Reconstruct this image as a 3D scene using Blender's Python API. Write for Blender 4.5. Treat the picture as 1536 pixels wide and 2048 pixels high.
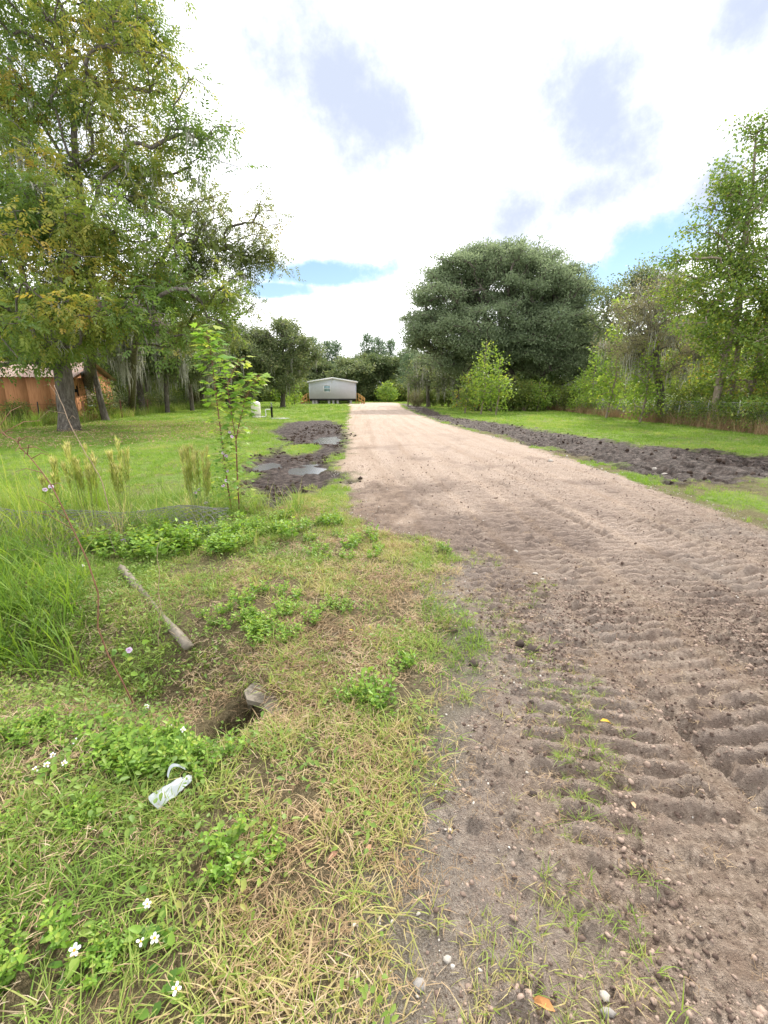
import bpy, math, random
import numpy as np
from mathutils import Matrix, Vector

# ---------------------------------------------------------------- clear
for o in list(bpy.data.objects):
    bpy.data.objects.remove(o)
scene = bpy.context.scene
COL = scene.collection
R = math.radians

# ---------------------------------------------------------------- camera
cam_data = bpy.data.cameras.new('camera')
cam_data.sensor_fit = 'VERTICAL'
cam_data.sensor_height = 24.0
cam_data.lens = 24.0 * 900.0 / 2048.0
cam_data.clip_start = 0.05
cam_data.clip_end = 6000
cam = bpy.data.objects.new('camera', cam_data)
COL.objects.link(cam)
cam.location = (0, 0, 1.6)
cam.rotation_euler = (R(90) - math.atan(234 / 900.0), 0, 0)
scene.camera = cam

# ---------------------------------------------------------------- sun, sky, exposure
SUN_EL, SUN_AZ = R(43), R(30)          # azimuth from +Y (straight ahead) towards +X (right)
sun_data = bpy.data.lights.new('sun', 'SUN')
sun_data.energy = 3.6
sun_data.angle = R(3)
sun_data.color = (1.0, 0.95, 0.86)
sun = bpy.data.objects.new('sun', sun_data)
COL.objects.link(sun)
sun.rotation_euler = (R(90) - SUN_EL, 0, -SUN_AZ + math.pi)
sun.location = (30, 20, 60)

world = bpy.data.worlds.new('World')
scene.world = world
world.use_nodes = True
scene.view_settings.view_transform = 'Standard'
scene.view_settings.look = 'None'
scene.view_settings.gamma = 1
scene.view_settings.exposure = 0.45
scene.view_settings.use_curve_mapping = False
scene.cycles.max_bounces = 4
scene.cycles.diffuse_bounces = 2
scene.cycles.transmission_bounces = 3
scene.cycles.transparent_max_bounces = 4
scene.cycles.use_denoising = True
scene.cycles.use_light_tree = False
scene.render.filter_size = 1.1


def build_world():
    nt = world.node_tree
    nt.nodes.clear()
    N, L = nt.nodes.new, nt.links.new
    out = N('ShaderNodeOutputWorld')
    sky = N('ShaderNodeTexSky')
    sky.sky_type = 'NISHITA'
    sky.sun_disc = False
    sky.sun_elevation = SUN_EL
    sky.sun_rotation = SUN_AZ
    sky.air_density = 1.0
    sky.dust_density = 0.0
    sky.ozone_density = 0.7
    bg_sky = N('ShaderNodeBackground')
    bg_sky.inputs['Strength'].default_value = 0.12
    L(sky.outputs[0], bg_sky.inputs['Color'])
    tc = N('ShaderNodeTexCoord')
    D = tc.outputs['Generated']

    def math_(op, a, b=None, c=None):
        n = N('ShaderNodeMath'); n.operation = op
        for i, v in enumerate((a, b, c)):
            if v is None: continue
            if hasattr(v, 'links'): L(v, n.inputs[i])
            else: n.inputs[i].default_value = v
        return n.outputs[0]

    def noise(scale, detail=5, rough=0.55):
        n = N('ShaderNodeTexNoise')
        n.inputs['Scale'].default_value = scale
        n.inputs['Detail'].default_value = detail
        n.inputs['Roughness'].default_value = rough
        L(D, n.inputs['Vector'])
        return n.outputs['Fac']

    wob = math_('MULTIPLY_ADD', noise(6.0, 6, .68), 3.4, -1.7)

    def patches(lst, k, lo, hi):
        """lst: (direction, half width, half height, tilt); soft-edged cloud shapes at those places of the sky"""
        acc = None
        for d, w, h, tilt in lst:
            d = np.array(d, float); d /= np.linalg.norm(d)
            e1 = np.array([d[1], -d[0], 0]); e1 /= np.linalg.norm(e1)
            e2 = np.cross(e1, d)
            ca, sa = math.cos(R(tilt)), math.sin(R(tilt))
            m3 = Matrix((ca * e1 + sa * e2, -sa * e1 + ca * e2, -d)).transposed()
            mp = N('ShaderNodeMapping'); mp.vector_type = 'TEXTURE'
            mp.inputs['Location'].default_value = tuple(d); mp.inputs['Rotation'].default_value = tuple(m3.to_euler()); mp.inputs['Scale'].default_value = (w, h, max(w, h))
            L(D, mp.inputs['Vector'])
            ln = N('ShaderNodeVectorMath'); ln.operation = 'LENGTH'; L(mp.outputs[0], ln.inputs[0])
            acc = ln.outputs['Value'] if acc is None else math_('MINIMUM', acc, ln.outputs['Value'])
        r = math_('MULTIPLY_ADD', wob, k, acc)
        mr = N('ShaderNodeMapRange'); mr.interpolation_type = 'SMOOTHSTEP'
        mr.inputs['From Min'].default_value = hi; mr.inputs['From Max'].default_value = lo
        L(r, mr.inputs['Value'])
        return mr.outputs[0]

    grey = patches([((-0.0942, 0.8686, 0.4866), .24, .19, -32), ((-0.0191, 0.8907, 0.4543), .17, .11, -25), ((0.3279, 0.8482, 0.4159), .17, .23, 8), ((0.3209, 0.8879, 0.3298), .22, .085, 10),
                    ((0.4899, 0.7241, 0.4854), .12, .07, 0), ((0.515, 0.7956, 0.319), .07, .08, 0), ((-0.7205, 0.6128, 0.3245), .35, .16, 10), ((-.3, -.9, .5), .5, .25, 10), ((.7, -.6, .6), .4, .3, 30)], .60, .05, 1.58)
    blue = patches([((-0.1248, 0.9658, 0.2274), .16, .030, 2), ((-0.2029, 0.9589, 0.1983), .10, .020, 4), ((0.4376, 0.8698, 0.2278), .13, .045, 20), ((0.3815, 0.9026, 0.1992), .09, .045, 20), 
                    ((-1, .1, .25), .35, .06, 5), ((.2, -1, .3), .4, .07, 5)], .60, .45, 1.35)
    white = N('ShaderNodeBackground')
    cm = N('ShaderNodeMixRGB'); L(grey, cm.inputs[0])
    cm.inputs[1].default_value = (1.72, 1.72, 1.74, 1)
    cm.inputs[2].default_value = (0.53, 0.59, 0.73, 1)
    L(cm.outputs[0], white.inputs['Color']); white.inputs['Strength'].default_value = 1.0
    mix = N('ShaderNodeMixShader')
    L(blue, mix.inputs[0]); L(white.outputs[0], mix.inputs[1]); L(bg_sky.outputs[0], mix.inputs[2])
    L(mix.outputs[0], out.inputs['Surface'])


build_world()

# ---------------------------------------------------------------- object helpers
rng = np.random.default_rng(7)
random.seed(7)


def tag(o, label=None, cat=None, group=None, kind=None):
    if label: o['label'] = label
    if cat: o['category'] = cat
    if group: o['group'] = group
    if kind: o['kind'] = kind
    return o


def mesh_from(name, parts, smooth=False, attrs=None):
    """parts: list of (verts (n,3), faces (m,k)); attrs: {name: (n_total,)}"""
    vs, loops, starts, off, lo = [], [], [], 0, 0
    for v, f in parts:
        v = np.asarray(v, np.float32).reshape(-1, 3); f = np.asarray(f, np.int64)
        vs.append(v); m, k = f.shape
        loops.append((f + off).ravel()); starts.append(lo + np.arange(m) * k)
        off += len(v); lo += m * k
    V = np.concatenate(vs); Lp = np.concatenate(loops).astype(np.int32); S = np.concatenate(starts).astype(np.int32)
    me = bpy.data.meshes.new(name)
    me.vertices.add(len(V)); me.vertices.foreach_set('co', V.ravel())
    me.loops.add(len(Lp)); me.loops.foreach_set('vertex_index', Lp)
    me.polygons.add(len(S)); me.polygons.foreach_set('loop_start', S)
    if smooth: me.polygons.foreach_set('use_smooth', np.ones(len(S), bool))
    for k, a in (attrs or {}).items():
        at = me.attributes.new(k, 'FLOAT', 'POINT')
        at.data.foreach_set('value', np.asarray(a, np.float32))
    me.update(calc_edges=True)
    return me


def obj(name, me, mat=None, parent=None, loc=(0, 0, 0), rz=0.0):
    o = bpy.data.objects.new(name, me)
    COL.objects.link(o)
    if mat is not None and not me.materials: me.materials.append(mat)
    o.location = loc; o.rotation_euler = (0, 0, rz)
    if parent: o.parent = parent
    return o


def thing(name, label, cat, loc=(0, 0, 0), rz=0.0, group=None):
    o = bpy.data.objects.new(name, None)
    COL.objects.link(o)
    o.location = loc; o.rotation_euler = (0, 0, rz); o.empty_display_size = 0.2
    return tag(o, label, cat, group)


def copy_tree(o, parent=None):
    c = o.copy(); COL.objects.link(c)
    c.parent = parent
    for ch in o.children: copy_tree(ch, c)
    return c


def box(x0, x1, y0, y1, z0, z1):
    v = [(x0, y0, z0), (x1, y0, z0), (x1, y1, z0), (x0, y1, z0), (x0, y0, z1), (x1, y0, z1), (x1, y1, z1), (x0, y1, z1)]
    f = [(0, 3, 2, 1), (4, 5, 6, 7), (0, 1, 5, 4), (1, 2, 6, 5), (2, 3, 7, 6), (3, 0, 4, 7)]
    return np.array(v, float), np.array(f)


def beam(a, b, w, h):
    """a box beam from a to b, w wide, h tall"""
    a, b = np.array(a, float), np.array(b, float)
    d = b - a; d /= np.linalg.norm(d)
    up = np.array([0, 0, 1.0]) if abs(d[2]) < .95 else np.array([0, 1.0, 0])
    s = np.cross(d, up); s /= np.linalg.norm(s); u = np.cross(s, d)
    v = []
    for p in (a, b):
        for i, j in ((-1, -1), (1, -1), (1, 1), (-1, 1)):
            v.append(p + s * w / 2 * i + u * h / 2 * j)
    f = [(0, 3, 2, 1), (4, 5, 6, 7), (0, 1, 5, 4), (1, 2, 6, 5), (2, 3, 7, 6), (3, 0, 4, 7)]
    return np.array(v), np.array(f)


def nrm(a):
    return a / np.maximum(np.linalg.norm(a, axis=-1, keepdims=True), 1e-9)


def tube(path, radii, sides=6, bump=0.0, cap=True):
    path = np.asarray(path, float); m = len(path)
    radii = np.broadcast_to(np.asarray(radii, float), (m,))
    t = np.zeros_like(path); t[1:-1] = path[2:] - path[:-2]; t[0] = path[1] - path[0]; t[-1] = path[-1] - path[-2]
    t = nrm(t)
    ref = np.array([1.0, 0, 0]) if abs(t[0][0]) < .8 else np.array([0, 1.0, 0])
    s = np.zeros_like(path)
    cur = ref
    for i in range(m):
        cur = cur - t[i] * cur.dot(t[i]); cur = cur / (np.linalg.norm(cur) + 1e-9); s[i] = cur
    b = np.cross(t, s)
    ang = np.arange(sides) * 2 * np.pi / sides
    rr = radii[:, None] * np.ones(sides)
    if bump: rr = rr * (1 + bump * (rng.random((m, sides)) - .5))
    v = path[:, None] + (np.cos(ang)[None, :, None] * s[:, None] + np.sin(ang)[None, :, None] * b[:, None]) * rr[..., None]
    i = np.arange(m - 1)[:, None] * sides; j = np.arange(sides)[None]; k = (j + 1) % sides
    f = np.stack([i + j, i + k, i + sides + k, i + sides + j], -1).reshape(-1, 4)
    v = v.reshape(-1, 3)
    if cap and sides == 4: f = np.concatenate([f, [[3, 2, 1, 0]], [[(m - 1) * 4 + q for q in range(4)]]])
    elif cap:
        e = (m - 1) * sides; q = []
        for a in range(1, sides - 1, 2):
            c2 = min(a + 2, sides - 1)
            if a + 1 <= sides - 1:
                q.append([e, e + a, e + a + 1, e + c2] if c2 > a + 1 else [e, e + a, e + a + 1, e + a + 1])
        q = [r for r in q if len(set(r)) == 4]
        if q: f = np.concatenate([f, np.array(q)])
    return v, f


def lathe(prof, sides=20, loc=(0, 0, 0)):
    """prof: list of (r, z)"""
    prof = np.array(prof, float); m = len(prof)
    a = np.arange(sides) * 2 * np.pi / sides
    v = np.stack([prof[:, 0, None] * np.cos(a), prof[:, 0, None] * np.sin(a), prof[:, 1, None] + 0 * a], -1).reshape(-1, 3) + np.array(loc)
    i = np.arange(m - 1)[:, None] * sides; j = np.arange(sides)[None]; k = (j + 1) % sides
    f = np.stack([i + j, i + k, i + sides + k, i + sides + j], -1).reshape(-1, 4)
    return v, f


# leaf templates: (along, across, up)
DIAMOND = (np.array([(0, 0, 0), (.42, .5, .05), (.42, -.5, .05), (1, 0, -.06)]), np.array([(0, 2, 3), (0, 3, 1)]))
LENS = (np.array([(0, 0, 0), (.28, .44, .06), (.28, -.44, .06), (.66, .36, .02), (.66, -.36, .02), (1, 0, -.14), (.48, 0, -.03)]),
        np.array([(0, 2, 6), (2, 4, 6), (4, 5, 6), (5, 3, 6), (3, 1, 6), (1, 0, 6)]))
_ml = [(0, 0), (.12, -.30), (.22, -.52), (.36, -.30), (.62, -.46), (.58, -.20), (1.0, 0), (.58, .20), (.62, .46), (.36, .30), (.22, .52), (.12, .30)]
MAPLE = (np.array([(a, b, -.10 * a - .25 * b * b) for a, b in _ml] + [(.34, 0, .04)]),
         np.array([(i, (i + 1) % 12, 12) for i in range(12)]))


def leaves(P, A, Nn, Ln, Wd, tmpl=DIAMOND):
    """returns (verts, faces) for N leaves"""
    P = np.asarray(P, float); A = nrm(np.asarray(A, float)); Nn = np.asarray(Nn, float)
    B = nrm(np.cross(Nn, A)); U = np.cross(A, B)
    tv, tf = tmpl; k = len(tv)
    Ln = np.broadcast_to(np.asarray(Ln, float), (len(P),)); Wd = np.broadcast_to(np.asarray(Wd, float), (len(P),))
    v = P[:, None] + A[:, None] * (tv[:, 0] * Ln[:, None])[..., None] + B[:, None] * (tv[:, 1] * Wd[:, None])[..., None] \
        + U[:, None] * (tv[:, 2] * Ln[:, None])[..., None]
    f = (np.arange(len(P))[:, None, None] * k + tf[None]).reshape(-1, 3)
    return v.reshape(-1, 3), f, k


def blades(P, az, h, w, lean, seg=3, twist=0.5):
    """grass blades: tapered bent strips"""
    n = len(P); P = np.asarray(P, float)
    d = np.stack([np.cos(az), np.sin(az), 0 * az], -1); s = np.stack([-np.sin(az), np.cos(az), 0 * az], -1)
    vs = []
    for i in range(seg):
        t = i / seg
        c = P + d * (lean * h * t ** 1.7)[:, None] + np.array([0, 0, 1.0]) * (h * (t - .35 * np.minimum(lean, 1.6) * t * t))[:, None]
        ww = (w * (1 - .55 * t) * .5)[:, None]
        vs += [c - s * ww, c + s * ww]
    c = P + d * (lean * h)[:, None] + np.array([0, 0, 1.0]) * (h * (1 - .35 * np.minimum(lean, 1.6)))[:, None]
    vs.append(c)
    v = np.stack(vs, 1); k = v.shape[1]
    tf = []
    for i in range(seg - 1):
        a = 2 * i
        tf += [(a, a + 1, a + 3), (a, a + 3, a + 2)]
    tf.append((2 * seg - 2, 2 * seg - 1, 2 * seg))
    f = (np.arange(n)[:, None, None] * k + np.array(tf)[None]).reshape(-1, 3)
    return v.reshape(-1, 3), f, k


def rdir(n, g=None):
    g = g or rng
    return nrm(g.normal(size=(n, 3)))


# ---------------------------------------------------------------- materials
def new_mat(name):
    m = bpy.data.materials.new(name); m.use_nodes = True
    nt = m.node_tree; nt.nodes.clear()
    return m, nt


def ramp_node(nt, stops):
    n = nt.nodes.new('ShaderNodeValToRGB')
    el = n.color_ramp.elements
    while len(el) > 1: el.remove(el[-1])
    el[0].position = stops[0][0]; el[0].color = (*stops[0][1], 1)
    for p, c in stops[1:]:
        e = el.new(p); e.color = (*c, 1)
    return n


def leaf_mat(name, stops, transl=0.4, rough=0.5, spec=0.25, inst=False):
    m, nt = new_mat(name); N, L = nt.nodes.new, nt.links.new
    at = N('ShaderNodeAttribute'); at.attribute_name = 'rnd'
    fac = at.outputs['Fac']
    if inst:
        ai = N('ShaderNodeAttribute'); ai.attribute_type = 'INSTANCER'; ai.attribute_name = 'tint'
        mm = N('ShaderNodeMath'); mm.operation = 'MULTIPLY_ADD'; L(fac, mm.inputs[0]); mm.inputs[1].default_value = .34
        L(ai.outputs['Fac'], mm.inputs[2]); fac = mm.outputs[0]
    stops = [(q, (c[0], c[1], c[2] + .06 * c[1])) for q, c in stops]
    r = ramp_node(nt, stops); L(fac, r.inputs[0])
    p = N('ShaderNodeBsdfPrincipled'); L(r.outputs[0], p.inputs['Base Color'])
    p.inputs['Roughness'].default_value = rough; p.inputs['Specular IOR Level'].default_value = spec
    t = N('ShaderNodeBsdfTranslucent')
    hs = N('ShaderNodeHueSaturation'); hs.inputs['Hue'].default_value = .485; hs.inputs['Saturation'].default_value = 1.1; hs.inputs['Value'].default_value = 1.25
    L(r.outputs[0], hs.inputs['Color']); L(hs.outputs[0], t.inputs['Color'])
    mx = N('ShaderNodeMixShader'); mx.inputs[0].default_value = transl
    L(p.outputs[0], mx.inputs[1]); L(t.outputs[0], mx.inputs[2])
    o = N('ShaderNodeOutputMaterial'); L(mx.outputs[0], o.inputs[0])
    return m


def plain_mat(name, col, rough=.7, var=.25, scale=6.0, spec=.3, bump=.0, col2=None, stretch=(1, 1, 1), metal=0.0):
    m, nt = new_mat(name); N, L = nt.nodes.new, nt.links.new
    tc = N('ShaderNodeTexCoord'); mp = N('ShaderNodeMapping'); mp.inputs['Scale'].default_value = stretch
    L(tc.outputs['Object'], mp.inputs[0])
    no = N('ShaderNodeTexNoise'); no.inputs['Scale'].default_value = scale; no.inputs['Detail'].default_value = 6
    no.inputs['Roughness'].default_value = .65
    L(mp.outputs[0], no.inputs['Vector'])
    c1 = tuple(min(1, x * (1 + var)) for x in col); c2 = col2 or tuple(x * (1 - var) for x in col)
    r = ramp_node(nt, [(.32, c2), (.5, col), (.68, c1)]); L(no.outputs['Fac'], r.inputs[0])
    p = N('ShaderNodeBsdfPrincipled'); L(r.outputs[0], p.inputs['Base Color'])
    p.inputs['Roughness'].default_value = rough; p.inputs['Specular IOR Level'].default_value = spec; p.inputs['Metallic'].default_value = metal
    if bump:
        b = N('ShaderNodeBump'); b.inputs['Strength'].default_value = bump; b.inputs['Distance'].default_value = .03
        L(no.outputs['Fac'], b.inputs['Height']); L(b.outputs[0], p.inputs['Normal'])
    o = N('ShaderNodeOutputMaterial'); L(p.outputs[0], o.inputs[0])
    return m

# ---------------------------------------------------------------- terrain
def vnoise(x, y, seed=0):
    ix, iy = np.floor(x).astype(np.int64), np.floor(y).astype(np.int64)
    fx, fy = x - ix, y - iy
    fx = fx * fx * (3 - 2 * fx); fy = fy * fy * (3 - 2 * fy)

    def h(a, b):
        n = (a * 374761393 + b * 668265263 + seed * 2147001325) & 0xffffffff
        n = ((n ^ (n >> 13)) * 1274126177) & 0xffffffff
        n = (n ^ (n >> 16)) & 0xffff
        return n / 65535.0
    a = h(ix, iy) * (1 - fx) + h(ix + 1, iy) * fx
    b = h(ix, iy + 1) * (1 - fx) + h(ix + 1, iy + 1) * fx
    return a * (1 - fy) + b * fy


def fbm(x, y, seed=0, octs=4, gain=.5):
    s, a, tot = 0, 1.0, 0
    for o in range(octs):
        s = s + a * vnoise(x * 2.03 ** o + 17.3 * o, y * 2.03 ** o - 9.1 * o, seed + o); tot += a; a *= gain
    return s / tot


def sstep(a, b, x):
    t = np.clip((x - a) / (b - a), 0, 1)
    return t * t * (3 - 2 * t)


def poly_sd(x, y, poly):
    """signed distance, positive inside"""
    p = np.array(poly, float); q = np.roll(p, -1, 0)
    d2 = np.full(x.shape, 1e18); ins = np.zeros(x.shape, bool)
    for (ax, ay), (bx, by) in zip(p, q):
        ex, ey = bx - ax, by - ay
        t = np.clip(((x - ax) * ex + (y - ay) * ey) / (ex * ex + ey * ey + 1e-12), 0, 1)
        d2 = np.minimum(d2, (x - ax - t * ex) ** 2 + (y - ay - t * ey) ** 2)
        c = (ay > y) != (by > y)
        ins ^= c & (x < (bx - ax) * (y - ay) / (by - ay + 1e-12) + ax)
    return np.where(ins, 1, -1) * np.sqrt(d2)


DRIVE = [(-5.0, 99), (-4.6, 84.2), (-19.5, 84.4), (-19.5, 82.6), (-6.5, 82.0), (-4.497, 61.078), (-2.934, 38.018), (-1.795, 21.546), (-1.262, 13.56), (-1.003, 9.502), (-0.697, 7.894), (-0.441, 6.905), (-0.549, 6.126),
         (-0.145, 5.452), (0.192, 5.154), (0.481, 5.036), (0.609, 4.464), (0.603, 3.739), (0.583, 3.039), (0.639, 2.598), (0.608, 2.19), (0.493, 1.913),
         (0.363, 1.607), (0.273, 1.372), (0.2, 1.106), (0.145, 0.909), (.05, .6), (-.1, -3.4), (14, -3.4), (9, 1.0), (6.6, 3.6),
         (4.702, 5.278), (4.717, 6.21), (4.693, 7.083), (4.829, 8.901), (4.784, 11.231), (4.687, 14.51), (4.069, 19.294), (3.367, 27.536), (2.915, 40.04), (2.447, 61.078), (3.4, 90), (2.0, 99)]
MUD_R = [(2.79, 95.668), (5.648, 63.64), (5.147, 34.524), (6.729, 26.555), (7.673, 19.294), (8.708, 14.805), (9.685, 13.189), (10.239, 11.982), (13, 11.2), (13, 7.2), (7.382, 8.522),
         (6.241, 8.221), (5.468, 8.031), (5.174, 8.627), (5.3, 10.487), (5.048, 13.31), (4.794, 18.801), (4.058, 22.877), (3.561, 29.148), (3.077, 42.288)]
MUD_L = [(-5.003, 19.812), (-5.757, 27.037), (-4.7, 29.728), (-3.339, 29.728), (-2.231, 23.986), (-1.304, 16.666), (-1.093, 12.612), (-1.376, 11.319), (-1.262, 9.698), (-0.612, 9.074), (-0.622, 8.627),
         (-1.163, 8.031), (-1.389, 7.271), (-1.488, 6.572), (-1.526, 6.154), (-1.952, 6.905), (-2.607, 8.369), (-3.236, 10.565), (-3.249, 12.837), (-3.517, 15.939), (-4.223, 18.106)]
ISLE = (-2.488, 13.952)
PUDDLES = [((-1.676, 10.26), .55, .75), ((-2.128, 17.255), .6, 1.8), ((-2.836, 10.805), .40, .8)]
CURVE_Y = np.array([-4, 0, 2, 4, 6, 9, 15, 25, 40, 70, 120.0])
CURVE_X = np.array([2.6, 2.3, 2.2, 2.2, 2.0, 1.7, 1.3, .8, .2, -1.2, -3.0])


def fields(x, y, fine=True):
    x = np.asarray(x, float); y = np.asarray(y, float)
    far = 1 + .035 * np.maximum(y, 0)
    wn = fbm(x * 1.7, y * 1.7, 3, 5) - .5
    wn2 = fbm(x * 6.1, y * 6.1, 11, 3) - .5
    sd = poly_sd(x, y, DRIVE)
    dr = sd + (.75 * wn + .35 * wn2) * np.minimum(far, 2.2) * np.where((x < 1.4) & (y < 6), .9, .7)
    drive = sstep(-.12, .12, dr)
    mr = poly_sd(x, y, MUD_R) + 1.3 * wn + .9 * wn2
    ml = poly_sd(x, y, MUD_L) + .6 * wn + .8 * wn2
    isle = np.hypot((x - ISLE[0]) / .50, (y - ISLE[1]) / 1.25) - 1 + .8 * wn
    mud_r = sstep(-.3, .3, mr); mud_l = sstep(-.25, .25, ml) * sstep(-.15, .25, isle)
    mud = np.maximum(mud_r, mud_l)
    drive = drive * (1 - mud * .9)
    pud = np.zeros_like(x)
    for (cx, cy), rx, ry in PUDDLES:
        pud = np.maximum(pud, sstep(1.35, .6, np.hypot((x - cx) / rx, (y - cy) / ry) + .9 * wn))
    lat = x - np.interp(y, CURVE_Y, CURVE_X)
    # brown soil replaces pale sand close to the road
    bn = fbm(x * .8, y * .55, 21, 4) - .5
    brown = sstep(5.6, 2.6, y + 5.0 * bn - .45 * np.clip(x - 1.2, 0, 4) + 1.5 * wn2)
    dark = sstep(.56, .72, fbm(x * 1.1 + 3, y * .8, 31, 5)) * sstep(26, 5, y)
    # ditch to the left of the culvert
    yc = 2.2 + .28 * np.clip(-x - .6, 0, 8)
    ditch = np.exp(-((y - yc) / .42) ** 2) * sstep(-.55, -1.3, x)
    z = .05 * (fbm(x * .35, y * .35, 41, 3) - .5) * sstep(-.5, 4, y) - .30 * ditch
    z = z + .05 * sstep(-.2, .7, sd) * sstep(3, 7, y)
    # culvert: a pit before the mouth, cover over the pipe
    du, dv = (x + .70) * .7071 + (y - 2.13) * .7071, (x + .70) * .7071 - (y - 2.13) * .7071
    z = z - .32 * np.exp(-(dv / .145) ** 4) * sstep(.10, .03, du) * sstep(-.5, -.1, du)
    z = z + (.015 - z) * .9 * np.exp(-(dv / .36) ** 4) * sstep(.03, .12, du) * sstep(1.2, .5, du)
    # crawler-track ridges in lanes along the drive
    ph = np.zeros_like(x); amp = np.zeros_like(x); lane_edge = np.zeros_like(x)
    crest = fbm(x * 11, y * 11, 55, 4, .65)
    wob = .25 * (fbm(x * .4, y * .4, 51, 2) - .5)
    for i, (c, hw, wl, sk) in enumerate([(-1.25, .34, .105, .10), (-.50, .29, .115, -.06), (.28, .35, .11, .05), (1.1, .36, .12, -.12), (1.95, .38, .115, .1), (2.8, .36, .12, -.1), (3.7, .4, .115, .1)]):
        dl = lat + wob - c
        m = sstep(hw + .05, hw - .06, np.abs(dl))
        q = np.sin(2 * np.pi * ((y + sk * dl * 2 + .012 * np.sin(9 * dl + i)) / wl) + 1.0 * (fbm(x * .9, y * .9, 60 + i, 2) - .5))
        sh = (.5 + .5 * np.clip(1.7 * q, -1, 1)) * (.15 + 1.7 * crest)
        amp = np.where(m > .02, m, amp); ph = np.where(m > .02, sh, ph)
        lane_edge = np.maximum(lane_edge, np.exp(-((np.abs(dl) - hw - .05) / .035) ** 2))
    rutl = np.zeros_like(x)
    for c in (-.88, .72, 1.52):
        rutl = np.maximum(rutl, np.exp(-((lat + wob - c + .10 * (y - 3)) / .045) ** 2) * sstep(.40, .55, fbm(y * .7 + c * 5, x * .2, 57, 2)))
    patchy = .5 + .5 * sstep(.30, .42, fbm(x * .9, y * .7, 71, 3))
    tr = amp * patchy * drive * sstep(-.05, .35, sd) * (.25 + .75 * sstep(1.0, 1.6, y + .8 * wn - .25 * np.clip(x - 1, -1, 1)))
    near = .3 + .7 * sstep(18, 9, y)
    z = z + tr * (ph - .4) * .040 * near + lane_edge * drive * .034 * near * (fbm(x * 5, y * 2.5, 81, 3) - .2) * 1.6 - rutl * drive * .07 * near
    z = z + drive * (.038 + .03 * sstep(2.0, 1.2, y)) * near * (fbm(x * 6.5, y * 6.5, 91, 4, .6) - .5)
    clod = np.maximum(fbm(x * 14, y * 14, 95, 3, .6) - .56, 0)
    z = z + clod * .16 * near * drive * sstep(.35, .6, fbm(x * 1.7, y * 1.7, 97, 3))
    z = z + drive * near * .034 * (fbm(x * 20, y * 20, 98, 3, .65) - .5) * (.4 + 1.2 * fbm(x * 1.5, y * 1.5, 99, 2))
    # mud: churned, with ruts
    rut = np.abs(fbm((x + .12 * y) * 2.2, y * .35, 101, 4) - .5)
    z = z + mud * ((fbm(x * 2.6, y * 2.0, 103, 5, .62) - .5) * (.18 + .12 * mud_r) - .01 + sstep(.10, .0, rut) * (-.045 - .08 * mud_r))
    z = np.where((mud > .3) & (mud_r < .3), np.maximum(z, -.05), z)
    berm = np.exp(-(np.where(np.abs(mr) < np.abs(ml), mr, ml) / .16) ** 2)
    z = z + berm * .07 * (1 - drive) * fbm(x * 4, y * 4, 107, 3)
    z = z * (1 - pud) + pud * (z * .3 - .085)
    z = z + (1 - drive) * (1 - mud) * (.045 * (fbm(x * 2.3, y * 2.3, 111, 4) - .5)) * sstep(.2, 2, y)
    # dead thatch in the middle foreground
    dn = fbm(x * 1.6 + 5, y * 1.6, 121, 4) - .5
    dry = sstep(-.25, .3, poly_sd(x, y, [(-.9, -.5), (-.9, 1.2), (-.75, 1.9), (-.7, 2.6), (-1.3, 3.1), (-.9, 4.6), (-.1, 5.2), (.6, 4.4), (.5, 2.0), (.1, .9), (.0, -.5)]) + 1.3 * dn)
    pale = sstep(.1, .5, .5 * (sstep(11, 7.5, y) * sstep(4.8, 6.2, y)) * sstep(-.8, -1.6, x) + 2.2 * dn)
    gravel = sstep(-.45, -.05, sd + .5 * wn) * sstep(.55, .05, sd + .5 * wn) * sstep(5.0, 3.6, y)
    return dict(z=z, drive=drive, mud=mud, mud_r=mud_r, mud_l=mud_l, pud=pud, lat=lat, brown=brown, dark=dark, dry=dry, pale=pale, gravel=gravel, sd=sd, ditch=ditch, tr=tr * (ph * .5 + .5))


def hz(x, y):
    f = fields(np.atleast_1d(float(x)), np.atleast_1d(float(y)))
    return float(f['z'][0])


def hzv(x, y):
    return fields(np.asarray(x, float), np.asarray(y, float))['z']


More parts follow.
